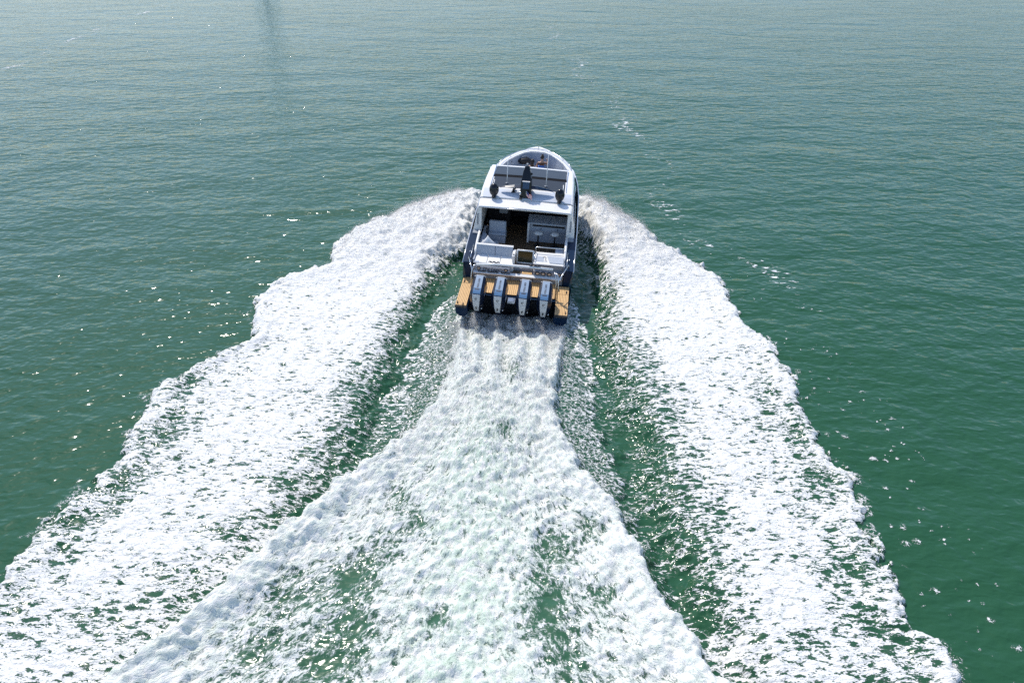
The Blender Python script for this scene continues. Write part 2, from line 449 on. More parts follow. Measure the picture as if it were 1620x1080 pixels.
# streak coordinates: across the sheets the foam is drawn out sideways and backwards
sideS = np.where(X < 0.5 * (xcl + xcr), -1.0, 1.0)
hwid = np.maximum(0.5 * (xcr - xcl), 1.2)
wgtC = sm(inC, 0.3, 0.7)
flx = 4.6 * (X - 0.5 * (xcl + xcr)) / hwid ** 0.8 + 0.25 * n_big
fly = Y * 0.95 + 0.10 * np.abs(flx) ** 1.5 + 0.3 * n_big
ny, nx = X.shape
verts = np.stack([X, Y, h], -1).reshape(-1, 3).astype(np.float32)
idx = np.arange(ny * nx).reshape(ny, nx)
quads = np.stack([idx[:-1, :-1], idx[:-1, 1:], idx[1:, 1:], idx[1:, :-1]], -1).reshape(-1, 4)
me = bpy.data.meshes.new('water')
me.vertices.add(len(verts)); me.vertices.foreach_set('co', verts.ravel())
me.loops.add(quads.size); me.loops.foreach_set('vertex_index', quads.ravel().astype(np.int32))
me.polygons.add(len(quads))
me.polygons.foreach_set('loop_start', np.arange(0, quads.size, 4, dtype=np.int32))
me.polygons.foreach_set('use_smooth', np.ones(len(quads), dtype=bool))
me.update(calc_edges=True)
for nm, arr in (('foam', foam), ('aer', aer), ('streak', np.clip((inL + inR) * (1 - inC) * (1 - 0.3 * far), 0, 1) * wgt), ('side', (sideS + 1) * 0.5), ('wash', inC * wgt)):
    a = me.attributes.new(nm, 'FLOAT', 'POINT')
    a.data.foreach_set('value', arr.ravel().astype(np.float32))

a = me.attributes.new('flow', 'FLOAT_VECTOR', 'POINT')
a.data.foreach_set('vector', np.stack([flx, fly, 0 * X], -1).ravel().astype(np.float32))
FOAM_C = (0.91, 0.89, 0.845, 1)
t = NT('sea water and foam')
geo = t.n('ShaderNodeNewGeometry').outputs['Position']
def attr(nm):
    return t.n('ShaderNodeAttribute', attribute_name=nm).outputs['Fac']
a_foam, a_aer, a_st, a_side = attr('foam'), attr('aer'), attr('streak'), attr('side')
# ripples
flat = t.mapping(geo, (1, 1, 0))
wA = t.noise(t.mapping(flat, (0.13, 0.26, 1), (0, 0, R(8))), 1.0, 2.0, 0.5, 0.4)
wB = t.noise(t.mapping(flat, (1.0, 1.65, 1), (0, 0, R(-6))), 1.0, 1.5, 0.45, 0.4)
wC = t.noise(t.mapping(flat, (3.0, 4.8, 1), (0, 0, R(7))), 1.0, 1.5, 0.5, 0.3)
gust = t.step(t.noise(t.mapping(flat, (0.035, 0.05, 1)), 1.0, 3.0, 0.55), 0.30, 0.70)
hh = t.math('MULTIPLY', wA, 0.30)
hh = t.math('MULTIPLY_ADD', wB, t.math('MULTIPLY_ADD', gust, 0.04, 0.094), hh)
hh = t.math('MULTIPLY_ADD', wC, t.math('MULTIPLY_ADD', gust, 0.016, 0.036), hh)
wave_n = t.bump(hh, 1.0, 1.0)
# lace pattern
vL = t.mapping(flat, (0.62, 1.45, 1), (0, 0, R(14)))
vR = t.mapping(flat, (0.62, 1.45, 1), (0, 0, R(-14)))
mv = t.n('ShaderNodeMix', data_type='VECTOR')
t.put(mv.inputs['Factor'], t.math('GREATER_THAN', a_side, 0.5)); t.put(mv.inputs[4], vL); t.put(mv.inputs[5], vR)
mv2 = t.n('ShaderNodeMix', data_type='VECTOR')
t.put(mv2.inputs['Factor'], t.math('GREATER_THAN', a_st, 0.5)); t.put(mv2.inputs[4], t.mapping(flat, (1.7, 2.1, 1))); t.put(mv2.inputs[5], mv.outputs[1])
mv3 = t.n('ShaderNodeMix', data_type='VECTOR')
t.put(mv3.inputs['Factor'], t.math('GREATER_THAN', attr('wash'), 0.5)); t.put(mv3.inputs[4], mv2.outputs[1])
t.put(mv3.inputs[5], t.n('ShaderNodeAttribute', attribute_name='flow').outputs['Vector'])
sv = mv3.outputs[1]
warp = t.n('ShaderNodeTexNoise'); t.put(warp.inputs['Vector'], sv); warp.inputs['Scale'].default_value = 3.2; warp.inputs['Detail'].default_value = 4.0; warp.inputs['Roughness'].default_value = 0.62
wv = t.n('ShaderNodeVectorMath', operation='MULTIPLY_ADD')
t.put(wv.inputs[0], warp.outputs['Color']); wv.inputs[1].default_value = (0.6, 0.6, 0); t.put(wv.inputs[2], sv)
def voro(scale):
    nd = t.n('ShaderNodeTexVoronoi', feature='DISTANCE_TO_EDGE')
    t.put(nd.inputs['Vector'], wv.outputs[0]); nd.inputs['Scale'].default_value = scale
    return nd.outputs['Distance']
e1 = t.math('MULTIPLY', voro(3.6), 2.3, clamp=True)      # 0 on lace threads, 1 in the middle of a cell
e2 = t.math('MULTIPLY', voro(10.0), 2.3, clamp=True)
nz = t.noise(sv, 6.0, 5.0, 0.66, 0.5)
nz2 = t.noise(sv, 22.0, 2.0, 0.6, 0.2)
thr = t.math('MULTIPLY_ADD', e1, 0.46, t.math('MULTIPLY', e2, 0.26))
thr = t.math('MULTIPLY_ADD', t.math('SUBTRACT', nz, 0.5), 1.0, thr)
thr = t.math('MULTIPLY_ADD', t.math('SUBTRACT', nz2, 0.5), 0.60, thr)
val = t.math('SUBTRACT', t.math('MULTIPLY', a_foam, 0.50), thr)
soft = t.math('MULTIPLY_ADD', a_aer, 0.24, t.math('MULTIPLY_ADD', attr('wash'), 0.06, 0.035))
mask = t.math('MULTIPLY', t.step(val, t.math('MULTIPLY', soft, -0.7), soft), t.step(a_foam, 0.02, 0.12))
thin = t.step(val, -0.40, 0.02)                          # thin bubbles round the solid foam
# colours
deep = t.mix(t.noise(flat, 0.05, 3.0), (0.019, 0.082, 0.036, 1), (0.023, 0.090, 0.041, 1))
milky = t.mix(t.math('MULTIPLY', a_aer, 0.22), deep, (0.20, 0.36, 0.25, 1))
wcol = t.mix(t.math('MULTIPLY', thin, t.math('MULTIPLY', a_foam, 0.55)), milky, (0.085, 0.115, 0.095, 1))
water = t.bsdf(wcol, 0.13, ior=1.333, normal=wave_n)
fh = t.math('MULTIPLY_ADD', mask, 0.03, t.math('MULTIPLY', nz, 0.10))
fh = t.math('MULTIPLY_ADD', nz2, 0.022, fh)
foam_n = t.bump(fh, 0.9, 1.0)
fcol = t.mix(t.math('MULTIPLY', t.step(t.math('ADD', warp.outputs['Fac'], nz), 0.75, 1.15), t.math('MULTIPLY', a_aer, 0.95)), FOAM_C, (0.56, 0.68, 0.55, 1))
thinness = t.math('MULTIPLY', t.step(t.math('MULTIPLY_ADD', nz2, 0.6, t.math('MULTIPLY', nz, 0.7)), 0.60, 0.86), t.math('MULTIPLY', t.math('MULTIPLY_ADD', t.step(val, 0.42, 0.08), 0.75, 0.14), t.math('MULTIPLY_ADD', a_aer, -0.6, 1.0)))
fcol = t.mix(thinness, fcol, (0.30, 0.375, 0.33, 1))
fo = t.bsdf(fcol, 0.75, spec=0.25, normal=foam_n)
ms = t.n('ShaderNodeMixShader')
t.put(ms.inputs[0], mask); t.put(ms.inputs[1], water.outputs[0]); t.put(ms.inputs[2], fo.outputs[0])
M['water'] = t.surf(ms.outputs[0])
me.materials.append(M['water'])
water_o = tag(obj('water', me), 'green sea water with a white foaming wake', 'water', kind='structure')

# faint lines of old foam and painted sparkle: thin lacy sheets on the water
def foam_sparkle_mat():
    t = NT('old foam')  # shared by the real foam line and the painted sparkle
    co = t.mapping(t.n('ShaderNodeNewGeometry').outputs['Position'], (1, 1, 0))
    cov = t.n('ShaderNodeAttribute', attribute_name='foam').outputs['Fac']
    n = t.noise(t.mapping(co, (0.9, 1.8, 1)), 2.3, 6.0, 0.65, 0.5)
    v = t.math('SUBTRACT', t.math('MULTIPLY', cov, 0.66), n)
    mk = t.step(v, -0.02, 0.06)
    ms = t.n('ShaderNodeMixShader')
    t.put(ms.inputs[0], mk)
    t.put(ms.inputs[1], t.n('ShaderNodeBsdfTransparent').outputs[0])
    t.put(ms.inputs[2], t.bsdf((0.80, 0.82, 0.81, 1), 0.8).outputs[0])
    return t.surf(ms.outputs[0])
M['foam_sparkle'] = foam_sparkle_mat()
def foam_sparkle_line(pts, width, strength, label, z=0.012):
    P = [Vector((p[0], p[1], 0)) for p in pts]
    dense = []
    for a, b in zip(P, P[1:]):
        k = max(2, int((b - a).length / 0.8))
        dense += [a.lerp(b, i / k) for i in range(k)]
    dense.append(P[-1])
    bm = B(); lay = bm.verts.layers.float.new('foam'); rows = []
    N = 10
    for i, p in enumerate(dense):
        d = (dense[min(i + 1, len(dense) - 1)] - dense[max(i - 1, 0)]).normalized()
        u = Vector((-d.y, d.x, 0))
        wob = 0.9 * math.sin(i * 0.31) + 0.5 * math.sin(i * 0.83 + 1)
        st = strength * (0.86 + 0.14 * math.sin(i * 0.47) * math.sin(i * 0.21 + 2))
        row = []
        for k in range(N + 1):
            s = k / N * 2 - 1
            v = bm.verts.new(p + u * (s * width + wob * width * 0.4) + Vector((0, 0, z)))
            v[lay] = st * max(0.0, 1 - s * s) if 0 < i < len(dense) - 1 else 0.0
            row.append(v)
        rows.append(row)
    for a, b in zip(rows, rows[1:]):
        for k in range(N): bm.faces.new((a[k], a[k + 1], b[k + 1], b[k]))
    o = part('foam_sparkle_line', bm, 'foam_sparkle')
    return tag(o, label, 'foam', kind='stuff')
foam_sparkle_line([(-48.6, 62.0), (-49.46, 69.55), (-50.21, 77.12), (-51.57, 87.15), (-53.98, 100.38), (-53.8, 124.13), (-53.1, 160)], 1.5, 0.74, 'thin white foam line far off at the upper left')
foam_sparkle_line([(4.15, 97.67), (6.36, 81.86), (7.0, 65.98), (8.05, 57.8), (9.03, 52.09), (8.73, 44.47), (9.08, 39.61), (8.4, 35.57), (8.97, 32.14), (9.8, 29.2), (10.44, 27.26), (11.47, 25.5), (12.2, 22.5)], 1.9, 0.70, 'painted sun sparkle on wavelets ahead and right of the yacht')  # sparkle on small wavelets, painted with the foam material

# ------------------------------------------------------------------ flying spray
ix0 = np.searchsorted(xs, -15); 
def hq(x, y):
    i = np.clip(np.searchsorted(xs, x), 0, nx - 1); j = np.clip(np.searchsorted(ys, y), 0, ny - 1)
    return h[j, i]
def cloud(name, pos, size, label):
    n = len(pos)
    base = np.array([[1, 1, 1], [1, -1, -1], [-1, 1, -1], [-1, -1, 1]], dtype=np.float32) * 0.577
    q = rng.normal(size=(n, 4)); q /= np.linalg.norm(q, axis=1, keepdims=True)
    w, x, y, z = q.T
    Rm = np.stack([1 - 2 * (y * y + z * z), 2 * (x * y - z * w), 2 * (x * z + y * w), 2 * (x * y + z * w), 1 - 2 * (x * x + z * z), 2 * (y * z - x * w), 2 * (x * z - y * w), 2 * (y * z + x * w), 1 - 2 * (x * x + y * y)], -1).reshape(n, 3, 3)
    v = np.einsum('nij,kj->nki', Rm, base) * size[:, None, None] + pos[:, None, :]
    f = (np.arange(n)[:, None, None] * 4 + np.array([[0, 1, 2], [0, 3, 1], [0, 2, 3], [1, 3, 2]])[None]).reshape(-1, 3)
    m = bpy.data.meshes.new(name)
    m.vertices.add(n * 4); m.vertices.foreach_set('co', v.reshape(-1).astype(np.float32))
    m.loops.add(f.size); m.loops.foreach_set('vertex_index', f.ravel().astype(np.int32))
    m.polygons.add(len(f)); m.polygons.foreach_set('loop_start', np.arange(0, f.size, 3, dtype=np.int32))
    m.update(calc_edges=True)
    m.materials.append(M['spray'])
    return tag(obj(name, m), label, 'spray', kind='stuff')
ts = NT('spray droplets')
gn = ts.n('ShaderNodeNewGeometry').outputs['Normal']
vm = ts.n('ShaderNodeVectorMath', operation='MULTIPLY_ADD'); ts.put(vm.inputs[0], gn); vm.inputs[1].default_value = (0.35, 0.35, 0.35); vm.inputs[2].default_value = (0, 0, 1)
nn = ts.n('ShaderNodeVectorMath', operation='NORMALIZE'); ts.put(nn.inputs[0], vm.outputs[0])
sc1 = ts.bsdf((0.95, 0.945, 0.93, 1), 0.6, spec=0.2, normal=nn.outputs[0])
trl = ts.n('ShaderNodeBsdfTranslucent'); trl.inputs[0].default_value = (0.92, 0.93, 0.93, 1)
mx = ts.n('ShaderNodeMixShader'); mx.inputs[0].default_value = 0.4
ts.t.links.new(sc1.outputs[0], mx.inputs[1]); ts.t.links.new(trl.outputs[0], mx.inputs[2])
M['spray'] = ts.surf(mx.outputs[0])

def bow_spray(P, Pin, side, n, hull_x, y0, y1):
    y = y1 - (y1 - y0) * rng.beta(1.0, 2.2, n)
    xo, xi = ip(P, y), ip(Pin, y)
    u = rng.beta(1.1, 1.6, n)                         # 0 = outer edge
    x = xo + (xi - xo) * u
    age = np.clip((y1 - y) / (y1 - y0), 0, 1)
    x = x + side * np.abs(rng.normal(0, 0.28, n)) * (rng.random(n) < 0.30)
    top = (0.12 + 0.50 * (1 - age)) * (0.35 + 1.1 * np.sin(np.pi * np.clip(u, 0.03, 1) ** 0.7))
    clump = np.clip(0.5 + 0.9 * perlin(x * 1.1, y * 1.1, 123) + 0.4 * perlin(x * 3, y * 3, 124), 0.02, 1.6)
    z = np.maximum(hq(x, y), 0) + rng.exponential(0.28, n) * top * clump
    s = (0.005 + 0.013 * rng.random(n) ** 3)
    return np.stack([x, y, z], -1), s
pl, sl = bow_spray(LO, LI, -1, 52000, -2, 24.5, 36.3)
pr, sr = bow_spray(RO, RI, 1, 52000, 3, 24.5, 35.7)
cloud('spray', pl, sl, 'white spray flung out from the port side of the bow')
cloud('spray', pr, sr, 'white spray flung out from the starboard side of the bow')
n = 60000
y = 23.0 - 8.0 * rng.random(n) ** 1.3
xl_, xr_ = ip(CL, y), ip(CR, y)
x = xl_ + (xr_ - xl_) * rng.beta(0.9, 0.9, n)
z = hq(x, y) + rng.exponential(0.09, n) * (0.3 + 1.1 * np.clip(0.5 + perlin(x * 1.4, y * 1.4, 77), 0, 2))
pods = rng.random(n) < 0.22                             # plumes off the two hull pods
k = rng.choice([-1, 1], n)
t_ = rng.random(n) ** 1.4
px_ = k * (2.0 - 0.25 * t_) - 0.25 - 0.22 * t_ * 1.0 + rng.normal(0, 0.14 + 0.25 * t_, n); py_ = 22.6 - 3.2 * t_ - 0.12 * k
pz_ = 0.12 + 0.30 * np.sin(np.pi * np.clip(t_, 0, 1)) * rng.random(n) + 0.05 * rng.random(n)
legs = ~pods & (rng.random(n) < 0.40)
ex = rng.choice([-1.37, -0.55, 0.40, 1.20], n) + rng.normal(0, 0.10, n); ey = 0.25 - 0.75 * rng.random(n) ** 1.2; ez = 0.05 + 0.45 * rng.random(n) * np.clip(1 - np.abs(ey + 0.1), 0.2, 1)
ca, sa = math.cos(R(6)), math.sin(R(6))
x = np.where(legs, -0.0485 + ex * ca + ey * sa, x); y = np.where(legs, 22.63 - ex * sa + ey * ca, y); z = np.where(legs, ez - 0.05 * ex, z)
x = np.where(pods, px_, x); y = np.where(pods, py_, y); z = np.where(pods, pz_, z)
cloud('spray', np.stack([x, y, z], -1), 0.004 + 0.010 * rng.random(n) ** 3, 'white spray churned up behind the four outboard motors')
# ================================================================== YACHT
yaw, heel, trim = -6.0, 3.0, 4.0
YM = Matrix.Rotation(R(yaw), 4, 'Z') @ Matrix.Rotation(R(trim), 4, 'X') @ Matrix.Rotation(R(heel), 4, 'Y')
YM = Matrix.Translation((-0.0485, 22.63, 0.0)) @ YM
yacht = bpy.data.objects.new('motor_yacht', None)
col.objects.link(yacht)
yacht.matrix_world = YM
tag(yacht, 'navy and white motor yacht with four outboard motors speeding away', 'yacht')

HB = [(0.9, 2.20), (3, 2.23), (5, 2.25), (8, 2.22), (9.3, 2.12), (10.4, 1.90), (11.1, 1.58), (11.65, 1.22), (12.1, 0.86), (12.45, 0.52), (12.66, 0.26), (12.75, 0.03)]
SH = [(0.9, 0.70), (2.03, 0.70), (2.07, 1.46), (3, 1.58), (4.3, 1.70), (7, 1.90), (9, 2.06), (11, 2.20), (12.75, 2.30)]
CHN = [(0.9, 0.02), (6, 0.08), (8.5, 0.35), (10.5, 0.85), (12, 1.45), (12.75, 2.0)]
KEL = [(0.9, -0.42), (7, -0.40), (9.5, -0.20), (11, 0.25), (12, 0.9), (12.75, 1.9)]
def pw(P, y): return float(np.interp(y, [p[0] for p in P], [p[1] for p in P]))
def hullsec(y):
    b, s, c, k = pw(HB, y), pw(SH, y), pw(CHN, y), pw(KEL, y)
    cb = b * (0.90 if y < 8 else 0.90 - 0.28 * min(1, (y - 8) / 4.5))
    mid = (b * 0.97 + cb) * 0.5 + 0.02
    half = [(0.0, k), (cb * 0.55, k + (c - k) * 0.6), (cb, c), (cb + 0.03, c + 0.03), (mid, c + (s - c) * 0.5), (b, s)]
    return [(-x, y, z) for x, z in half[::-1][:-1]] + [(0, y, k)] + [(x, y, z) for x, z in half[1:]]
YS = [0.9, 1.2, 2.03, 2.07, 3, 4, 5, 6, 7, 8, 8.6, 9.2, 9.8, 10.4, 10.9, 11.3, 11.65, 12.0, 12.25, 12.45, 12.6, 12.7, 12.75]
bm = loft(B(), [hullsec(y) for y in YS], closed=False, cap=False)
bm.verts.ensure_lookup_table()
bm.faces.new([v for v in bm.verts if abs(v.co.y - 0.9) < 1e-6])
hull = part('hull', bm, ['teal_reflect', 'black'], yacht, smooth=False)
for p in hull.data.polygons:
    p.use_smooth = abs(p.normal.y) < 0.8
    if p.center.y < 0.95: p.material_index = 1  # aft face black: shade below the motors put into the colour
# rub rails
for s in (-1, 1):
    bm = B()
    tube(bm, [(s * (pw(HB, y) + 0.012), y, pw(SH, y) - 0.03) for y in YS if y > 2.05], 0.028, 6)
    part('rub_rail', bm, 'steel', hull, smooth=True)
# side pods that carry the platform aft on either side of the motors
for s in (-1, 1):
    bm = B()
    a, b = (1.72, 2.20) if s < 0 else (1.62, 2.16)
    def ring(y, w0, w1, z0, z1): return [(s * w0, y, z1), (s * w1, y, z1), (s * (w1 - 0.02), y, z0 + 0.15), (s * (w1 - 0.16), y, z0), (s * (w0 + 0.1), y, z0), (s * w0, y, z0 + 0.12)]
    loft(bm, [ring(0.03, a, b, 0.24, 0.70), ring(0.5, a, b, 0.05, 0.70), ring(1.1, a, b, -0.05, 0.70)])
    part('hull_pod', bm, 'navy', hull, bevel=0.03)

# --- swim platform: teak slats laid on a dark caulked base
def slats(name, x0, x1, y0, y1, z, n, mat, parent, along='y', gap=0.012, base='caulk'):
    base_o = part(name, box(B(), x0, x1, y0, y1, z - 0.05, z - 0.006), base, parent, bevel=0.008, seg=1)
    bm = B()
    if along == 'y':
        w = (x1 - x0 - gap) / n
        for i in range(n): box(bm, x0 + gap + i * w, x0 + (i + 1) * w, y0 + gap, y1 - gap, z - 0.008, z + 0.004)
    else:
        w = (y1 - y0 - gap) / n
        for i in range(n): box(bm, x0 + gap, x1 - gap, y0 + gap + i * w, y0 + (i + 1) * w, z - 0.008, z + 0.004)
    part('teak_slats', bm, mat, base_o)
    return base_o
plat = part('swim_platform', box(B(), -1.74, 1.64, 0.98, 2.36, 0.60, 0.694), 'navy', yacht, bevel=0.02)
pL = slats('platform_deck', -2.20, -1.76, 0.04, 2.10, 0.75, 7, 'teak', yacht)
pR = slats('platform_deck', 1.64, 2.14, 0.0, 2.04, 0.75, 8, 'teak', yacht)
pC = slats('platform_deck', -1.74, 1.62, 1.08, 2.34, 0.748, 44, 'teak', yacht)
for pd, x0, x1, yy_ in ((pL, -2.19, -1.77, 1.62), (pR, 1.66, 2.13, 1.45), (pR, 1.66, 2.13, 0.62)):
    part('hatch_seam', box(B(), x0, x1, yy_, yy_ + 0.018, 0.752, 0.757), 'caulk', pd)
for pd, x, y_ in ((pL, -2.13, 0.2), (pL, -1.9, 0.1), (pL, -2.1, 1.75), (pR, 2.06, 0.16), (pR, 2.04, 1.6), (pR, 1.72, 1.7)):
    part('cleat', box(B(), x - 0.02, x + 0.02, y_ - 0.07, y_ + 0.07, 0.757, 0.80), 'rubber', pd, bevel=0.01)
for s, x0, x1, y0 in ((-1, -2.21, -1.75, 0.02), (1, 1.63, 2.15, -0.02)):
    part('fender_strip', box(B(), x0, x1, y0 - 0.03, y0 + 0.02, 0.66, 0.735), 'rubber', yacht, bevel=0.012)
# small grey step box hung between the two middle motors
part('boarding_ladder', box(box(B(), -0.24, 0.06, 0.62, 0.96, 0.62, 0.70), -0.20, 0.02, 0.66, 0.9, 0.705, 0.73), 'steel', yacht, bevel=0.015)

# --- cockpit: side decks, floor, coamings
for s in (-1, 1):
    bm = B(); rings = []
    for y in (2.08, 2.5, 3, 3.7, 4.4):
        b, z = pw(HB, y), pw(SH, y)
        rings.append([(s * (b - 0.005), y, z + 0.012), (s * (b - 0.005), y, z - 0.04), (s * 1.86, y, z - 0.04), (s * 1.86, y, z + 0.02)])
    loft(bm, rings)
    g = part('gunwale', bm, 'navy', yacht, bevel=0.012)
    part('gunwale_end', box(B(), *sorted((s * 1.87, s * 2.17)), 2.085, 2.13, 0.76, 1.425), 'navy', g)
    part('inner_side', box(B(), *sorted((s * 1.80, s * 1.862)), 2.3, 4.36, 0.95, 1.50), 'grey_shaded_vinyl', g, bevel=0.01)
    tube_pts = [(s * 1.85, 2.66, 1.44), (s * 1.84, 3.0, 1.60), (s * 1.84, 3.5, 1.72), (s * 1.84, 4.2, 1.80)]
    part('coaming_bolster', tube(B(), tube_pts, 0.055, 10), 'vinyl', g, smooth=True)
    # rod holders, cleats and a grab rail on the side deck
    for y_ in (2.35, 2.75):
        part('cleat', tube(B(), [(s * 2.03, y_ - 0.1, pw(SH, y_) + 0.05), (s * 2.03, y_ + 0.1, pw(SH, y_) + 0.05)], 0.018, 8), 'steel', g, smooth=True)
    part('grab_rail', tube(B(), [(s * 1.95, 2.30, 1.50), (s * 1.95, 2.32, 1.60), (s * 1.95, 3.15, 1.68), (s * 1.95, 3.17, 1.58)], 0.017, 8), 'steel', g, smooth=True)
cfloor = slats('cockpit_floor', -1.80, 1.80, 2.36, 6.6, 0.95, 40, 'teak_shaded', yacht)

# --- transom with its ledge, name and dials
tran = part('transom', box(B(), -1.84, -0.30, 2.16, 2.36, 0.70, 1.30), 'grey_panel', yacht, bevel=0.02)  # board grey stands in for shade on the aft-facing side
part('transom_side', box(B(), 0.62, 1.84, 2.16, 2.36, 0.70, 1.30), 'grey_panel', tran, bevel=0.02)
part('ledge', prism(B(), [(2.16, 0.98), (2.04, 1.0), (2.02, 1.05), (2.16, 1.09)], 0, -1.80, 1.78), 'white', tran, bevel=0.008)
part('name_board', box(B(), -1.72, -0.34, 2.142, 2.158, 1.11, 1.285), 'grey_shaded_vinyl', tran)
lettering('lettering', 'The Legacy', 0.185, (-1.03, 2.137, 1.185), (R(90), 0, 0), 'ink', tran, shear=0.35, width=1.02)
for cx_, cz_, r_ in ((-1.59, 1.20, 0.085), (-0.48, 1.20, 0.085), (0.80, 1.20, 0.095), (1.03, 1.20, 0.10), (1.28, 1.20, 0.095), (1.66, 1.22, 0.09)):
    d = part('dial', disc(B(), (cx_, 2.16, cz_), r_, 1, -0.025), 'rubber', tran, bevel=0.008)
    part('dial_face', disc(B(), (cx_, 2.134, cz_), r_ * 0.62, 1, -0.006), 'grey_panel', d)
    part('dial_bar', box(B(), cx_ - r_ * 0.5, cx_ + r_ * 0.5, 2.120, 2.127, cz_ - 0.012, cz_ + 0.012), 'steel', d)
lettering('lettering', 'MIDNIGHT EXPRESS', 0.085, (1.05, 2.012, 1.034), (R(78), 0, 0), 'ink', tran, width=0.86)
st = part('boarding_step', box(box(B(), -0.28, 0.60, 2.16, 2.42, 0.76, 1.06), -0.28, 0.60, 2.42, 2.75, 0.95, 1.20), 'grey_panel', yacht, bevel=0.01)
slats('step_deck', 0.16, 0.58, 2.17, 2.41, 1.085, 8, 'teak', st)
slats('step_deck', -0.26, 0.14, 2.17, 2.41, 1.085, 8, 'teak_shaded', st)  # port half of the step in the painted-shade teak
# folded black line and fittings on the ledge
for x0, x1 in ((-1.62, -1.28), (-1.22, -0.78), (-0.66, -0.30)):
    part('mooring_line', tube(B(), [(x0 + (x1 - x0) * i / 8, 2.07 + 0.015 * math.sin(i * 2.1), 1.115 + 0.01 * math.cos(i * 3)) for i in range(9)], 0.018, 6), 'rubber', tran, smooth=True)

# --- aft-facing bench
bench = part('aft_bench', box(B(), -1.82, -0.20, 2.30, 3.06, 0.96, 1.30), 'white', yacht, bevel=0.02)
for x0, x1 in ((-1.80, -1.29), (-1.28, -0.76), (-0.75, -0.22)):
    part('seat_cushion', box(B(), x0, x1, 2.24, 2.90, 1.30, 1.42), 'vinyl', bench, bevel=0.035, seg=3)
for x0, x1 in ((-1.80, -1.03), (-1.01, -0.30)):
    part('back_cushion', prism(B(), [(2.86, 1.40), (2.94, 1.80), (3.04, 1.80), (3.02, 1.40)], 0, x0, x1), 'grey_shaded_vinyl', bench, bevel=0.03, seg=3)  # grey of the backs holds their shade, seat cushions stay white
part('back_cap', box(B(), -1.82, -0.28, 2.95, 3.08, 1.80, 1.845), 'white', bench, bevel=0.015)
part('arm_post', box(B(), -0.29, -0.17, 2.45, 3.0, 1.30, 1.72), 'vinyl', bench, bevel=0.03, seg=3)
part('cup_holder', disc(B(), (-0.23, 2.56, 1.72), 0.04, 2, 0.012), 'black', bench)
part('corner_pad', box(B(), -1.83, -1.60, 2.20, 2.34, 1.37, 1.43), 'grey_shaded_vinyl', bench, bevel=0.02)
# --- gate with smoked pane
gate = part('cockpit_gate', B(), 'steel', yacht)
bm = B()
for a, b_ in (((-0.10, 2.80, 1.24), (-0.10, 2.80, 1.82)), ((0.56, 2.80, 1.24), (0.56, 2.80, 1.82)), ((-0.10, 2.80, 1.82), (0.56, 2.80, 1.82)), ((-0.10, 2.80, 1.24), (0.56, 2.80, 1.24))):
    tube(bm, [a, b_], 0.035, 8)
part('gate_frame', bm, 'white', gate, smooth=True)
part('pane', box(B(), -0.07, 0.53, 2.795, 2.81, 1.26, 1.80), 'smoke', gate)
# --- galley counter on the starboard side
gal = part('galley_counter', box(B(), 0.62, 1.82, 2.38, 3.26, 0.96, 1.50), 'white', yacht, bevel=0.02)
part('worktop', box(B(), 0.60, 1.82, 2.30, 3.28, 1.502, 1.55), 'white', gal, bevel=0.015)
part('sink', box(B(), 0.70, 1.00, 2.50, 2.90, 1.552, 1.562), 'grey_shaded_vinyl', gal, bevel=0.004)
part('front_board', box(B(), 0.64, 1.80, 2.270, 2.298, 1.31, 1.55), 'grey_panel', gal)
lettering('lettering', 'MIDNIGHT', 0.12, (1.04, 2.266, 1.44), (R(90), 0, 0), 'ink', gal, width=0.95)
bm = B()
tube(bm, [(0.62, 3.20, 1.55), (0.62, 3.20, 1.78), (0.66, 3.22, 1.80), (1.80, 3.24, 1.80)], 0.022, 8)
tube(bm, [(0.62, 2.45, 1.55), (0.62, 2.45, 1.68), (0.62, 3.15, 1.74)], 0.018, 8)
part('guard_rail', bm, 'steel', gal, smooth=True)
part('faucet', tube(B(), [(1.08, 2.62, 1.55), (1.08, 2.62, 1.68), (1.04, 2.62, 1.71), (0.96, 2.62, 1.68)], 0.014, 8), 'black', gal, smooth=True)
part('counter_shadow', prism(B(), [(1.25, 2.42), (1.80, 2.42), (1.80, 2.95), (1.12, 2.95)], 2, 1.553, 1.575), 'grey_shaded_vinyl', gal, bevel=0.006)  # diagonal shadow across the worktop, drawn as a thin grey sheet
part('side_cushion', box(B(), 1.42, 1.80, 3.28, 3.75, 1.0, 1.50), 'grey_shaded_vinyl', gal, bevel=0.05, seg=3)

# --- tow bar over the motors
tow = part('tow_bar', tube(B(), [(-1.58, 1.36, 1.83), (-0.8, 1.42, 1.87), (0.6, 1.46, 1.87), (1.42, 1.46, 1.85)], 0.052, 12), 'white', yacht, smooth=True)
bm = B()
tube(bm, [(-1.74, 1.12, 0.75), (-1.74, 1.14, 1.4), (-1.72, 1.2, 1.68), (-1.66, 1.30, 1.80), (-1.55, 1.36, 1.83)], 0.026, 8)
part('post', bm, 'steel', tow, smooth=True)
for dx, dy in ((0, 0), (0.09, -0.06)):
    part('post', tube(B(), [(1.60 + dx, 1.02 + dy, 0.75), (1.59 + dx, 1.06 + dy, 1.4), (1.55 + dx, 1.12 + dy, 1.80), (1.48 + dx * 0.6, 1.30, 1.86)], 0.024, 8), 'steel', tow, smooth=True)
part('brace', tube(B(), [(-1.72, 1.2, 1.66), (-2.0, 2.16, 1.66), (-2.03, 2.24, 1.50)], 0.022, 8), 'steel', tow, smooth=True)
part('brace', tube(B(), [(1.64, 1.08, 1.50), (2.0, 2.12, 1.72), (2.04, 2.2, 1.50)], 0.022, 8), 'steel', tow, smooth=True)
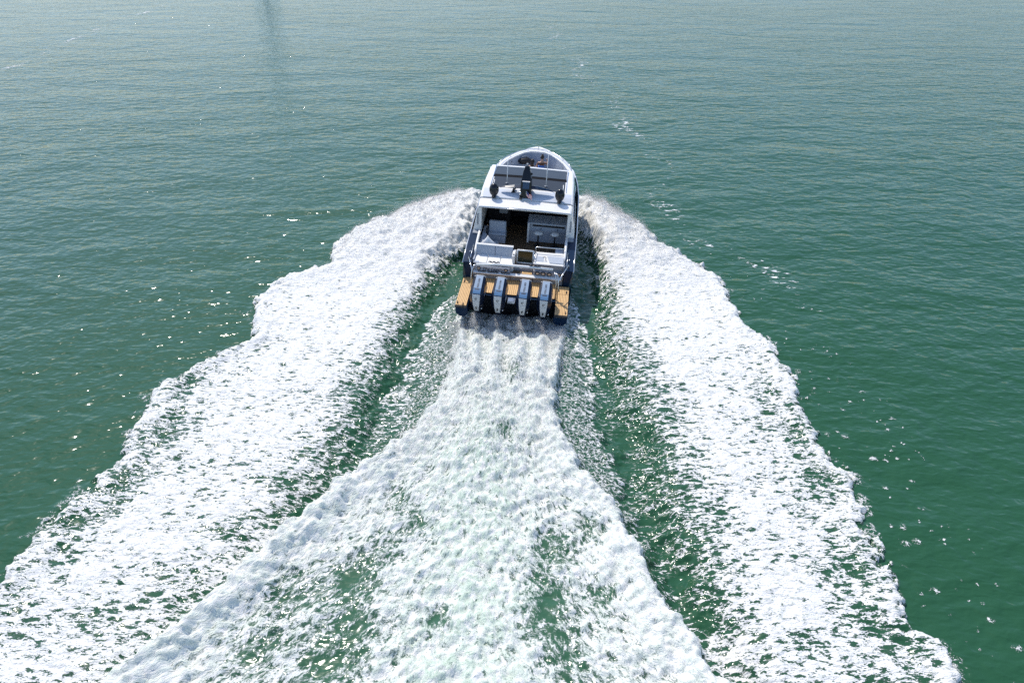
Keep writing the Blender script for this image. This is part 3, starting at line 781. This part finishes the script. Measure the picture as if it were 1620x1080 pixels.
for x0 in (-1.12, 0.48):
    bm = B()
    pts = [(x0 + 0.055 * i, 1.47, 1.925 + (0.035 if i % 3 == 1 else 0.0)) for i in range(9)]
    tube(bm, pts, [0.015] + [0.028] * 7 + [0.015], 8)
    part('grip', bm, 'black', tow, smooth=True)

# --- cabin sides, hardtop, windshield
for s in (-1, 1):
    poly = [(4.36, 1.62), (4.36, 2.80), (4.9, 2.92), (8.2, 2.98), (9.7, 2.10), (9.7, 1.9), (7, 1.84), (5, 1.70)]
    def cab(z): return 2.17 - 0.235 * max(0.0, min(1.0, (z - 1.7) / 1.2)) ** 1.0
    w = part('cabin_side', loft(B(), [[(s * 1.80, y, z) for y, z in poly], [(s * (cab(z) - 0.25 * max(0, (y - 8.2) / 1.5) ), y, z) for y, z in poly]]), 'white', yacht, bevel=0.03)
    wpoly = [(5.0, 2.05), (5.0, 2.70), (8.0, 2.80), (8.2, 2.30), (8, 2.16)]
    part('side_window', loft(B(), [[(s * (cab(z) - 0.02), y, z) for y, z in wpoly], [(s * (cab(z) + 0.006), y, z) for y, z in wpoly]]), 'glass', w)
    part('vent_slot', box(B(), *sorted((s * 1.93, s * 1.99)), 4.346, 4.362, 1.98, 2.5), 'grey_panel', w, bevel=0.004)
    part('foot_block', box(B(), *sorted((s * 1.90, s * 2.14)), 4.06, 4.35, 1.685, 1.74), 'grey_panel', w, bevel=0.01)
# roof: visor aft, sloping deck with its shade painted blue-grey, glazed forward part
def roof_ring(y, z, hw, th):
    return [(-hw, y, z - 0.03), (-hw + 0.06, y, z), (0, y, z + 0.035), (hw - 0.06, y, z), (hw, y, z - 0.03), (hw - 0.02, y, z - th), (-hw + 0.02, y, z - th)]
roof = part('hardtop', loft(B(), [roof_ring(4.98, 2.965, 1.97, 0.10), roof_ring(5.30, 3.085, 1.96, 0.16), roof_ring(5.62, 3.15, 1.95, 0.18), roof_ring(6.6, 3.165, 1.93, 0.18), roof_ring(7.6, 3.12, 1.90, 0.16), roof_ring(8.28, 3.05, 1.87, 0.10)]), 'white', yacht, bevel=0.012)
part('aft_deck_panel', loft(B(), [[(-1.86, 5.0, 2.99), (0, 5.0, 3.025), (1.86, 5.0, 2.99), (1.86, 5.0, 2.97), (-1.86, 5.0, 2.97)], [(-1.86, 5.29, 3.096), (0, 5.29, 3.131), (1.86, 5.29, 3.096), (1.86, 5.29, 3.06), (-1.86, 5.29, 3.06)], [(-1.86, 5.52, 3.145), (0, 5.52, 3.18), (1.86, 5.52, 3.145), (1.86, 5.52, 3.11), (-1.86, 5.52, 3.11)]]), 'roof_shade', roof)
visor = part('visor', loft(B(), [roof_ring(4.26, 2.905, 1.93, 0.07), roof_ring(4.60, 2.94, 1.95, 0.09), roof_ring(4.94, 2.95, 1.96, 0.10)]), 'white', roof, bevel=0.012)
part('visor_gap', box(B(), -1.95, 1.95, 4.935, 4.985, 2.84, 2.955), 'black', roof)
part('visor_edge', tube(B(), [(-1.92, 4.255, 2.86), (0, 4.25, 2.90), (1.92, 4.255, 2.86)], 0.022, 6), 'steel', roof, smooth=True)
def crown(x, z, hw=1.95): return z + 0.035 * (1 - abs(x) / hw)
def roofpane(name, y0, z0, y1, z1, hw, mat, lift=0.012, k=1):
    rings = []
    for y, z in ((y0, z0), (y1, z1)):
        top = [(x, y, crown(x, z) + lift) for x in np.linspace(-hw, hw, 9)]
        rings.append(top + [(hw, y, z - 0.01), (-hw, y, z - 0.01)])
    return part(name, loft(B(), rings), mat, roof, bevel=0.006, seg=1)
roofpane('roof_pane', 6.98, 3.155, 8.08, 3.072, 1.60, 'roofglass')
roofpane('pane_gap', 6.72, 3.165, 6.97, 3.155, 1.61, 'matte', lift=0.006)
roofpane('roof_pane', 5.66, 3.15, 6.71, 3.164, 1.57, 'roofglass')
for s in (-1, 1):
    part('pane_trim', box(B(), *sorted((s * 1.615, s * 1.64)), 5.66, 8.05, 3.10, 3.195), 'steel', roof)
    # short stay beside each loudspeaker
    part('stay', tube(B(), [(s * 1.50, 5.75, 3.19), (s * 1.49, 6.1, 3.30)], 0.018, 6), 'white', roof, smooth=True)
# cabin front, inner bulkhead, ceiling lamps
part('windshield', loft(B(), [[(-1.85, 8.24, 2.97), (1.85, 8.24, 2.97), (1.85, 8.28, 3.0), (-1.85, 8.28, 3.0)], [(-1.75, 9.75, 2.05), (1.75, 9.75, 2.05), (1.75, 9.80, 2.10), (-1.75, 9.80, 2.10)]]), 'glass', yacht)
inner = part('cabin_bulkhead', box(B(), -1.86, 1.86, 7.55, 7.62, 0.9, 2.96), 'dark', yacht)
part('cabin_floor', box(B(), -1.86, 1.86, 6.6, 9.6, 0.88, 0.94), 'dark', yacht)
for x, w_ in ((-0.45, 0.06), (-0.02, 0.22), (0.32, 0.06)):
    part('cabin_light', box(B(), x - w_ / 2, x + w_ / 2, 6.9, 7.1, 2.62, 2.70), 'amber', inner, bevel=0.01)
helm = part('helm_console', box(B(), -1.78, -0.75, 6.3, 6.9, 0.95, 1.9), 'dark', yacht, bevel=0.04)
part('helm_seat', box(B(), -1.25, -0.85, 6.0, 6.25, 1.75, 2.5), 'grey_panel', helm, bevel=0.06, seg=3)
part('instrument_screen', box(B(), -1.72, -1.45, 6.27, 6.29, 1.95, 2.3), 'grey_panel', helm, bevel=0.01)
# --- port lounge inside the cockpit
lounge = part('port_lounge', box(B(), -1.78, -0.80, 4.72, 5.35, 0.96, 1.35), 'grey_shaded_vinyl', yacht, bevel=0.03)
part('seat_back', prism(B(), [(4.86, 1.36), (4.90, 1.92), (5.06, 1.92), (5.10, 1.36)], 0, -1.54, -0.80), 'grey_shaded_vinyl', lounge, bevel=0.05, seg=3)
part('seat_cushion', box(B(), -1.54, -0.79, 4.66, 4.90, 1.352, 1.46), 'grey_shaded_vinyl', lounge, bevel=0.04, seg=3)
part('side_back', box(B(), -1.79, -1.58, 3.5, 5.2, 1.0, 1.55), 'grey_shaded_vinyl', lounge, bevel=0.04, seg=3)
part('speaker_grille', box(B(), -1.62, -1.56, 4.45, 4.72, 1.40, 1.72), 'rubber', lounge, bevel=0.01)
part('side_seat', box(B(), -1.60, -1.05, 3.35, 4.5, 0.96, 1.22), 'grey_shaded_vinyl', lounge, bevel=0.04, seg=3)
# --- bar with two stools
bar = part('bar_counter', box(B(), 0.16, 1.80, 5.16, 5.75, 0.96, 1.90), 'grey_shaded_vinyl', yacht, bevel=0.02)
part('bar_top', box(B(), 0.12, 1.82, 4.98, 5.80, 1.905, 1.965), 'grey_shaded_vinyl', bar, bevel=0.015)
part('bar_side', box(B(), 0.12, 0.20, 5.02, 5.16, 0.96, 1.90), 'white', bar, bevel=0.01)
part('bar_recess', box(B(), 0.34, 1.72, 5.145, 5.158, 1.72, 1.80), 'dark', bar)
for x in (0.62, 1.34):
    s_ = part('bar_stool', tube(B(), [(x, 4.86, 0.95), (x, 4.86, 1.50)], 0.035, 10), 'rubber', yacht, smooth=True)
    bm = B()
    ellipsoid(bm, (x, 4.86, 1.56), (0.19, 0.17, 0.075), 18, 8)
    part('stool_seat', bm, 'vinyl', s_, smooth=True)
    part('stool_foot', disc(B(), (x, 4.86, 0.955), 0.16, 2, 0.03), 'rubber', s_, bevel=0.01)
    part('fitting', ellipsoid(B(), (x + 0.08, 5.13, 1.64), (0.025, 0.02, 0.025), 10, 6), 'black', bar, smooth=True)

# --- mast with lamps, spoiler, loudspeakers, horns, aerials
mast = part('mast', loft(B(), [[(-0.30, 5.02, 3.05), (0.18, 5.02, 3.05), (0.20, 5.62, 3.12), (-0.32, 5.62, 3.12)], [(-0.28, 5.16, 3.70), (0.16, 5.16, 3.70), (0.15, 5.60, 3.70), (-0.27, 5.60, 3.70)], [(-0.22, 5.38, 4.10), (0.07, 5.38, 4.10), (0.06, 5.64, 4.12), (-0.21, 5.64, 4.12)], [(-0.16, 5.50, 4.26), (0.01, 5.50, 4.26), (0.01, 5.62, 4.26), (-0.16, 5.62, 4.26)]]), 'black', yacht, bevel=0.02)
part('blue_panel', loft(B(), [[(-0.20, 5.07, 3.45), (0.08, 5.07, 3.45), (0.08, 5.12, 3.45), (-0.20, 5.12, 3.45)], [(-0.19, 5.14, 3.72), (0.08, 5.14, 3.72), (0.08, 5.18, 3.72), (-0.19, 5.18, 3.72)]]), 'screen', mast)
part('panel_trim', box(B(), -0.22, 0.10, 5.12, 5.17, 3.73, 3.76), 'white', mast)
part('mast_light', disc(B(), (-0.08, 5.56, 4.26), 0.045, 2, 0.11), 'grey_panel', mast, bevel=0.01)
part('side_lamp', ellipsoid(B(), (0.125, 5.50, 3.95), (0.05, 0.05, 0.05), 12, 8), 'black', mast, smooth=True)
part('search_light', ellipsoid(B(), (-0.28, 5.02, 3.26), (0.06, 0.07, 0.09), 12, 8), 'steel', mast, smooth=True)
part('lamp_foot', box(B(), -0.30, -0.18, 4.92, 5.06, 3.02, 3.12), 'black', mast, bevel=0.02)
for s in (-1, 1):
    bm = B(); rings = []
    for x, z, c_, th in ((0.12, 3.44, 0.17, 0.05), (0.5, 3.42, 0.15, 0.045), (0.9, 3.35, 0.10, 0.035), (1.12, 3.29, 0.04, 0.02)):
        X_ = -0.06 + s * x
        rings.append([(X_, 5.38 - c_, z), (X_, 5.38, z + th), (X_, 5.38 + c_, z), (X_, 5.38, z - th)])
    part('spoiler', loft(bm, rings), 'navy', mast, smooth=False, bevel=0.008)
for s in (-1, 1):
    d = part('ball_speaker', ellipsoid(B(), (s * 1.385, 5.02, 3.33), (0.205, 0.205, 0.28), 24, 14), 'black', yacht, smooth=True)
    part('grille', ellipsoid(B(), (s * 1.385, 4.93, 3.29), (0.13, 0.14, 0.17), 18, 10), 'rubber', d, smooth=True)
    part('speaker_foot', disc(B(), (s * 1.385, 5.0, 2.99), 0.09, 2, 0.14), 'black', d, bevel=0.01)
hn = part('horn', loft(B(), [[(-0.60 + 0.02 * math.cos(a), 5.62, 3.23 + 0.02 * math.sin(a)) for a in np.linspace(0, 5.5, 8)], [(-0.60 + 0.05 * math.cos(a), 5.34, 3.21 + 0.05 * math.sin(a)) for a in np.linspace(0, 5.5, 8)]]), 'black', yacht, smooth=True)
part('horn_foot', box(B(), -0.68, -0.52, 5.30, 5.40, 3.10, 3.16), 'black', hn, bevel=0.01)
part('horn_bell', ellipsoid(B(), (-0.54, 5.5, 3.25), (0.05, 0.07, 0.04), 10, 6), 'black', hn, smooth=True)
for x, z1_ in ((-0.95, 4.22), (0.74, 4.62)):
    a_ = part('antenna', tube(B(), [(x, 6.05, 3.17), (x + 0.005, 6.05, 3.5), (x + 0.01, 6.05, z1_)], [0.024, 0.020, 0.014], 8), 'white', yacht, smooth=True)
    part('antenna_foot', disc(B(), (x, 6.05, 3.175), 0.06, 2, 0.05), 'grey_panel', a_, bevel=0.01)

# --- bow: deck rim, well, rail, seats
bow_in = [(9.7, 1.72), (10.3, 1.62), (10.9, 1.36), (11.4, 1.02), (11.8, 0.66), (11.98, 0.35), (12.02, 0.0)]
bm = B(); rings = []
for s in (-1, 1):
    rings = []
    for y, xi in bow_in:
        yo = y + (12.75 - 12.02) * max(0, (y - 9.7) / 2.32) ** 1.5
        xo = max(pw(HB, yo) - 0.01, 0.0)
        z = pw(SH, yo) + 0.03
        rings.append([(s * xo, yo, z - 0.05), (s * xo, yo, z), (s * xi, y, z + 0.02), (s * xi, y, z - 0.06)])
    loft(bm, rings)
bd = part('foredeck_rim', bm, 'white', yacht)
bm = B(); 
ringT = [(-x, y, pw(SH, y) + 0.02) for y, x in bow_in] + [(x, y, pw(SH, y) + 0.02) for y, x in bow_in[::-1][1:]]
ringB = [(x * 0.93, y - 0.03, 1.45) for x, y, z in ringT]
loft(bm, [ringT, ringB], closed=False, cap=False)
part('bow_well', bm, 'grey_shaded_vinyl', bd, smooth=False)
part('well_floor', prism(B(), [(x, y) for x, y, z in ringB], 2, 1.40, 1.452), 'grey_shaded_vinyl', bd)
part('foredeck', loft(B(), [[(-2.05, 8.9, 2.02), (2.05, 8.9, 2.02), (2.05, 8.9, 1.9), (-2.05, 8.9, 1.9)], [(-1.80, 10.35, 2.14), (1.80, 10.35, 2.14), (1.8, 10.35, 1.9), (-1.8, 10.35, 1.9)]]), 'white', bd, bevel=0.02)
rail = [(-1.80, 10.2), (-1.62, 10.75), (-1.32, 11.3), (-0.95, 11.78), (-0.5, 12.15), (0, 12.28)]
rail = rail + [(-x, y) for x, y in rail[::-1][1:]]
br = part('bow_rail', tube(B(), [(x, y, 2.22 + 0.05 * (y - 10.2) / 2 + 0.12) for x, y in rail], 0.02, 8), 'steel', yacht, smooth=True)
for x, y in rail[::2]:
    part('rail_post', tube(B(), [(x, y, 2.15), (x, y, 2.35)], 0.014, 6), 'steel', br, smooth=True)
part('bow_sunpad', prism(B(), [(-0.95, 10.4), (0.95, 10.4), (1.05, 10.9), (0.8, 11.2), (-0.8, 11.2), (-1.05, 10.9)], 2, 1.452, 1.80), 'vinyl', yacht, bevel=0.05, seg=3)
for x, y in ((-1.22, 11.1), (1.36, 10.85), (-0.55, 11.86)):
    part('well_seam', box(B(), x - 0.012, x + 0.012, y - 0.03, y + 0.02, 1.6, 2.12), 'rubber', bd)

# --- outboard motors: one prototype, copied with its parts
def make_outboard():
    lv = [(0.30, 0.50, 0.20, 0.09), (0.52, 0.66, 0.12, 0.15), (0.66, 0.84, 0.04, 0.21), (0.85, 0.93, -0.03, 0.255), (1.10, 0.95, -0.06, 0.275), (1.32, 0.94, -0.06, 0.275), (1.42, 0.93, 0.04, 0.262), (1.53, 0.91, 0.36, 0.235), (1.62, 0.88, 0.62, 0.205), (1.66, 0.85, 0.72, 0.17)]
    rings = []
    for z, f, r, w in lv:
        cx_, cy_ = min(0.07, w * 0.45), min(0.12, (f - r) * 0.3)
        rings.append([(-w, r + cy_ * 1.3, z), (-w * 0.55, r, z), (w * 0.55, r, z), (w, r + cy_ * 1.3, z), (w, f - cy_, z), (w - cx_, f, z), (-w + cx_, f, z), (-w, f - cy_, z)])
    cow = part('outboard_motor', loft(B(), rings), 'navy_cowl', yacht, bevel=0.018)
    def ribbon(path, off):
        bm = B(); rg = []
        for i, (y, z, w) in enumerate(path):
            y0, z0 = path[max(i - 1, 0)][:2]; y1, z1 = path[min(i + 1, len(path) - 1)][:2]
            d = Vector((0, y1 - y0, z1 - z0)).normalized()
            nrm = Vector((0, d.z, -d.y))
            if nrm.z < 0 and i < 3: nrm = -nrm
            if nrm.y > 0 and abs(nrm.y) > abs(nrm.z): nrm = -nrm
            p = Vector((0, y, z)); q = p + nrm * off; b_ = p - nrm * 0.02
            rg.append([(-w, b_.y, b_.z), (-w, q.y, q.z), (w, q.y, q.z), (w, b_.y, b_.z)])
        return loft(bm, rg)
    part('top_panel', ribbon([(0.80, 1.672, 0.135), (0.60, 1.622, 0.14), (0.35, 1.538, 0.145), (0.20, 1.485, 0.148)], 0.016), 'silver', cow, bevel=0.006)
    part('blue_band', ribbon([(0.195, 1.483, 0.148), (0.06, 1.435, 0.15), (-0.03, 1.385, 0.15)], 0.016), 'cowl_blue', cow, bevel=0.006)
    part('rear_panel', ribbon([(-0.055, 1.36, 0.148), (-0.068, 1.25, 0.145), (-0.066, 1.08, 0.135)], 0.014), 'pale_cowl', cow, bevel=0.006)
    part('rear_panel', ribbon([(-0.064, 1.07, 0.134), (-0.035, 0.86, 0.115), (0.03, 0.66, 0.095), (0.09, 0.54, 0.085)], 0.014), 'pale_cowl', cow, bevel=0.006)
    part('exhaust_slot', box(B(), -0.022, 0.022, -0.06, 0.02, 0.70, 0.80), 'rubber', cow, bevel=0.006)
    bm = B()
    prism(bm, [(-0.05, 1.20), (0.0, 1.235), (0.05, 1.20), (0.035, 1.19), (0, 1.213), (-0.035, 1.19)], 1, -0.094, -0.082)
    prism(bm, [(-0.05, 1.18), (0.0, 1.150), (0.03, 1.165), (0, 1.135), (-0.05, 1.165)], 1, -0.094, -0.082)
    part('badge', bm, 'ink', cow)
    sl = math.atan2(1.622 - 1.435, 0.60 - 0.06)
    lt = lettering('lettering', 'MERCURY', 0.105, (0.01, 0.44, 1.589), (sl, 0, R(90)), 'ink', cow)
    lt.rotation_mode = 'ZYX'
    mk = part('model_mark', box(B(), -0.085, 0.085, -0.02, 0.02, -0.003, 0.003), 'ink', cow)
    mk.location = (0, 0.14, 1.487); mk.rotation_euler = (sl, 0, 0)
    for s in (-1, 1):
        part('side_strip', box(B(), *sorted((s * 0.268, s * 0.284)), 0.20, 0.78, 1.16, 1.22), 'silver', cow, bevel=0.005)
    part('front_trim', tube(B(), [(-0.22, 0.86, 1.60), (-0.12, 0.885, 1.64), (0.12, 0.885, 1.64), (0.22, 0.86, 1.60)], 0.016, 6), 'white', cow, smooth=True)
    bm = B()
    loft(bm, [[(-w, r, z), (0, r - 0.05, z), (w, r, z), (w, f, z), (0, f + 0.05, z), (-w, f, z)] for z, f, r, w in ((0.40, 0.60, 0.20, 0.09), (0.0, 0.55, 0.18, 0.07), (-0.35, 0.50, 0.16, 0.05), (-0.75, 0.42, 0.25, 0.02))])
    part('drive_leg', bm, 'navy_cowl', cow)
    part('gearcase', tube(B(), [(0, 0.75, -0.42), (0, 0.6, -0.42), (0, 0.1, -0.42), (0, -0.02, -0.42)], [0.02, 0.085, 0.085, 0.05], 12), 'navy_cowl', cow, smooth=True)
    bm = B()
    for k in range(4):
        a = k * math.pi / 2
        c, s_ = math.cos(a), math.sin(a)
        prism(bm, [(c * 0.04 - s_ * 0.03, -0.42 + s_ * 0.04 + c * 0.03), (c * 0.2 - s_ * 0.09, -0.42 + s_ * 0.2 + c * 0.09), (c * 0.24 + s_ * 0.03, -0.42 + s_ * 0.24 - c * 0.03), (c * 0.05 + s_ * 0.04, -0.42 + s_ * 0.05 - c * 0.04)], 1, -0.05, -0.03)
    part('propeller', bm, 'steel', cow)
    part('side_fitting', ellipsoid(B(), (0.20, 0.05, 0.70), (0.035, 0.05, 0.03), 10, 6), 'steel', cow, smooth=True)
    br_ = part('mount_bracket', box(B(), -0.16, 0.16, 0.80, 1.0, 0.25, 0.85), 'black', cow, bevel=0.02)
    return cow
def copy_tree(o, parent):
    c = o.copy(); col.objects.link(c); c.parent = parent
    for ch in list(o.children): copy_tree(ch, c)
    return c
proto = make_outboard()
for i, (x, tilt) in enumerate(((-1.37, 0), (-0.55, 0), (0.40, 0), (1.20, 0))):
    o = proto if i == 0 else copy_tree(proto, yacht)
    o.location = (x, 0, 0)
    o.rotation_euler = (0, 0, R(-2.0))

# ================================================================== loose things on board
def on_yacht(o, x, y, z, rz=0.0):
    o.matrix_world = YM @ Matrix.Translation((x, y, z)) @ Matrix.Rotation(rz, 4, 'Z')
    return o
# throw pillow
bm = B()
bmesh.ops.create_grid(bm, x_segments=12, y_segments=12, size=0.24)
top = list(bm.verts)
for v in top:
    u, w = v.co.x / 0.24, v.co.y / 0.24
    v.co.z = 0.085 * ((1 - u * u) * (1 - w * w)) ** 0.45
    v.co.x *= 1 - 0.10 * (1 - w * w); v.co.y *= 1 - 0.10 * (1 - u * u)
g2 = bmesh.ops.duplicate(bm, geom=bm.verts[:] + bm.edges[:] + bm.faces[:])
for v in g2['geom']:
    if isinstance(v, bmesh.types.BMVert): v.co.z *= -1
pil = part('throw_pillow', bm, 'vinyl', None, smooth=True)
tag(pil, 'white throw pillow standing on its corner behind the aft bench', 'pillow')
pil.matrix_world = YM @ Matrix.Translation((-1.40, 3.50, 1.60)) @ Matrix.Rotation(R(-12), 4, 'Y') @ Matrix.Rotation(R(72), 4, 'X') @ Matrix.Rotation(R(38), 4, 'Z')

# flag on a short staff behind the mast
staff = part('ensign', tube(B(), [(0, 0, 0), (0.0, -0.12, 0.34)], 0.010, 6), 'steel', None, smooth=True)
tag(staff, 'small striped flag flying from the black mast', 'flag')
on_yacht(staff, -0.02, 5.02, 3.08)
NU, NV = 14, 13
grid = []
for j in range(NV + 1):
    row = []
    for i in range(NU + 1):
        u, v = i / NU, j / NV
        row.append((0.02 + 0.24 * u, -0.12 - 0.10 * u + 0.02 * math.sin(u * 9 + v * 2), 0.33 - 0.20 * v - 0.12 * u + 0.012 * math.sin(u * 11)))
    grid.append(row)
bm = B(); mm = bm.faces
vs = [[bm.verts.new(p) for p in r] for r in grid]
for j in range(NV):
    for i in range(NU):
        f = bm.faces.new((vs[j][i], vs[j][i + 1], vs[j + 1][i + 1], vs[j + 1][i]))
        f.material_index = 2 if (j < 7 and i < 6) else (0 if j % 2 == 0 else 1)
me_f = bpy.data.meshes.new('flag_cloth'); bm.to_mesh(me_f); bm.free()
for k_ in ('flag_red', 'flag_white', 'flag_blue'): me_f.materials.append(M[k_])
fc = obj('flag_cloth', me_f, staff)
so = fc.modifiers.new('thickness', 'SOLIDIFY'); so.thickness = 0.004

# people seated in the bow
def person(joints, edges, radii, paint, hair_fn, label, loc, rz, extra=()):
    me_ = bpy.data.meshes.new('person')
    me_.from_pydata([Vector(p) for p in joints], edges, [])
    tmp = bpy.data.objects.new('person', me_); col.objects.link(tmp)
    md = tmp.modifiers.new('skin', 'SKIN')
    for i, r_ in enumerate(radii):
        me_.skin_vertices[0].data[i].radius = (r_, r_) if not isinstance(r_, tuple) else r_
    me_.skin_vertices[0].data[0].use_root = True
    sb = tmp.modifiers.new('sub', 'SUBSURF'); sb.levels = 2; sb.render_levels = 2
    dg = bpy.context.evaluated_depsgraph_get()
    bme = bpy.data.meshes.new_from_object(tmp.evaluated_get(dg))
    bpy.data.objects.remove(tmp)
    bme.materials.clear()
    for m_ in paint[0]: bme.materials.append(M[m_])
    for p in bme.polygons:
        p.material_index = paint[1](p.center); p.use_smooth = True
    o = obj('person', bme)
    tag(o, label, 'person')
    on_yacht(o, *loc, rz)
    hair_fn(o)
    for e in extra: e(o)
    return o
def seated(lean=0.0, armL=None, armR=None):
    J = [(0, 0, 0.10), (0, 0.0, 0.30), (0, -0.02 + lean, 0.50), (0, -0.01 + lean, 0.56), (0, 0.01 + lean, 0.63), (0, 0.03 + lean, 0.74), (0, 0.03 + lean, 0.82)]
    E = [(0, 1), (1, 2), (2, 3), (3, 4), (4, 5), (5, 6)]
    Rr = [(0.16, 0.12), (0.14, 0.10), (0.15, 0.09), 0.065, 0.055, 0.085, 0.06]
    for s, arm in ((-1, armL), (1, armR)):
        k = len(J)
        a = arm or [(0.22, 0.0, 0.28), (0.20, 0.18, 0.16), (0.18, 0.26, 0.16)]
        J += [(s * 0.19, -0.01 + lean, 0.50)] + [(s * q[0], q[1] + lean, q[2]) for q in a]
        E += [(2, k), (k, k + 1), (k + 1, k + 2), (k + 2, k + 3)]
        Rr += [0.06, 0.045, 0.036, 0.032]
        k = len(J)
        J += [(s * 0.10, 0.12, 0.09), (s * 0.12, 0.48, 0.12), (s * 0.12, 0.56, -0.12), (s * 0.12, 0.58, -0.28), (s * 0.13, 0.68, -0.30)]
        E += [(0, k), (k, k + 1), (k + 1, k + 2), (k + 2, k + 3), (k + 3, k + 4)]
        Rr += [0.09, 0.065, 0.055, 0.04, 0.035]
    return J, E, Rr
def hair_bun(o):
    bm = B(); ellipsoid(bm, (0, 0.0, 0.79), (0.098, 0.105, 0.105), 16, 10); ellipsoid(bm, (0, -0.05, 0.92), (0.05, 0.05, 0.055), 12, 8)
    part('hair', bm, 'hair', o, smooth=True)
def hair_long(o):
    bm = B(); ellipsoid(bm, (0, 0.0, 0.78), (0.105, 0.11, 0.115), 16, 10); ellipsoid(bm, (0, -0.06, 0.62), (0.10, 0.06, 0.15), 12, 8)
    part('hair', bm, 'hair', o, smooth=True)
def face(o):
    bm = B()
    ellipsoid(bm, (0, 0.125, 0.745), (0.012, 0.02, 0.02), 8, 6)
    part('nose', bm, 'skin', o, smooth=True)
    for s in (-1, 1):
        part('eye', ellipsoid(B(), (s * 0.035, 0.108, 0.77), (0.012, 0.008, 0.008), 8, 6), 'ink', o, smooth=True)
J, E_, Rr = seated(0.0, [(0.26, 0.02, 0.30), (0.24, 0.16, 0.20), (0.16, 0.24, 0.20)], [(0.27, 0.06, 0.36), (0.30, 0.22, 0.50), (0.24, 0.28, 0.60)])
person(J, E_, Rr, (('brown_cloth', 'skin', 'blue_cloth'), lambda c: 1 if c.z > 0.52 else (2 if (c.z < 0.38 and c.x > -0.16) else (1 if abs(c.x) > 0.23 else 0))), hair_bun, 'person with dark hair in a bun and a blue wrap, sitting in the bow', (0.30, 10.95, 1.72), R(8), (face,))
J, E_, Rr = seated(0.0)
person(J, E_, Rr, (('pale_cloth', 'skin'), lambda c: 1 if (c.z > 0.53 or abs(c.x) > 0.24) else 0), hair_long, 'person with loose dark hair, mostly hidden behind the hardtop', (-0.17, 10.85, 1.52), R(-5), (face,))
# bag
bm = B()
rg = []
for i in range(9):
    u = i / 8 * 2 - 1
    r_ = (1 - abs(u) ** 3.2 * 0.75)
    rg.append([(u * 0.36, 0.17 * r_ * math.cos(a), 0.15 + 0.15 * r_ * math.sin(a) * (1.0 + 0.1 * math.sin(3 * u + a))) for a in np.linspace(0, 2 * math.pi, 13)[:-1]])
bag = part('duffel_bag', loft(bm, rg), 'rubber', None, smooth=True)
tag(bag, 'black duffel bag lying in the bow left of the passengers', 'bag')
on_yacht(bag, -0.58, 11.55, 1.85, R(14))
part('strap', tube(B(), [(-0.2, 0.0, 0.28), (-0.15, 0.02, 0.36), (0.0, 0.03, 0.39), (0.15, 0.02, 0.36), (0.2, 0, 0.28)], 0.016, 6), 'grey_panel', bag, smooth=True)
part('bow_cushion', box(B(), -1.0, -0.1, 11.4, 11.75, 1.452, 1.84), 'grey_shaded_vinyl', yacht, bevel=0.04, seg=3)

# tall pole beyond the top of the picture; its reflection makes the dark streak on the water
pole = part('transmission_pole', tube(B(), [(0, 0, -1), (0, 0, 30), (0, 0, 66)], [0.45, 0.36, 0.25], 20), 'concrete', None, smooth=True)
pole.location = (-60.0, 186.0, 0)
tag(pole, 'tall pole out of frame, mirrored as a dark streak on the water', 'pole')
for z_, w_ in ((62, 2.5), (58, 3.0)):
    part('crossarm', box(B(), -w_, w_, -0.2, 0.2, z_, z_ + 0.4), 'concrete', pole, bevel=0.05)
part('footing', loft(B(), [[(3.2 * math.cos(a), 3.2 * math.sin(a), z_) for a in np.linspace(0, 2 * math.pi, 17)[:-1]] for z_ in (-1.0, 1.6)]), 'concrete', pole, bevel=0.1)
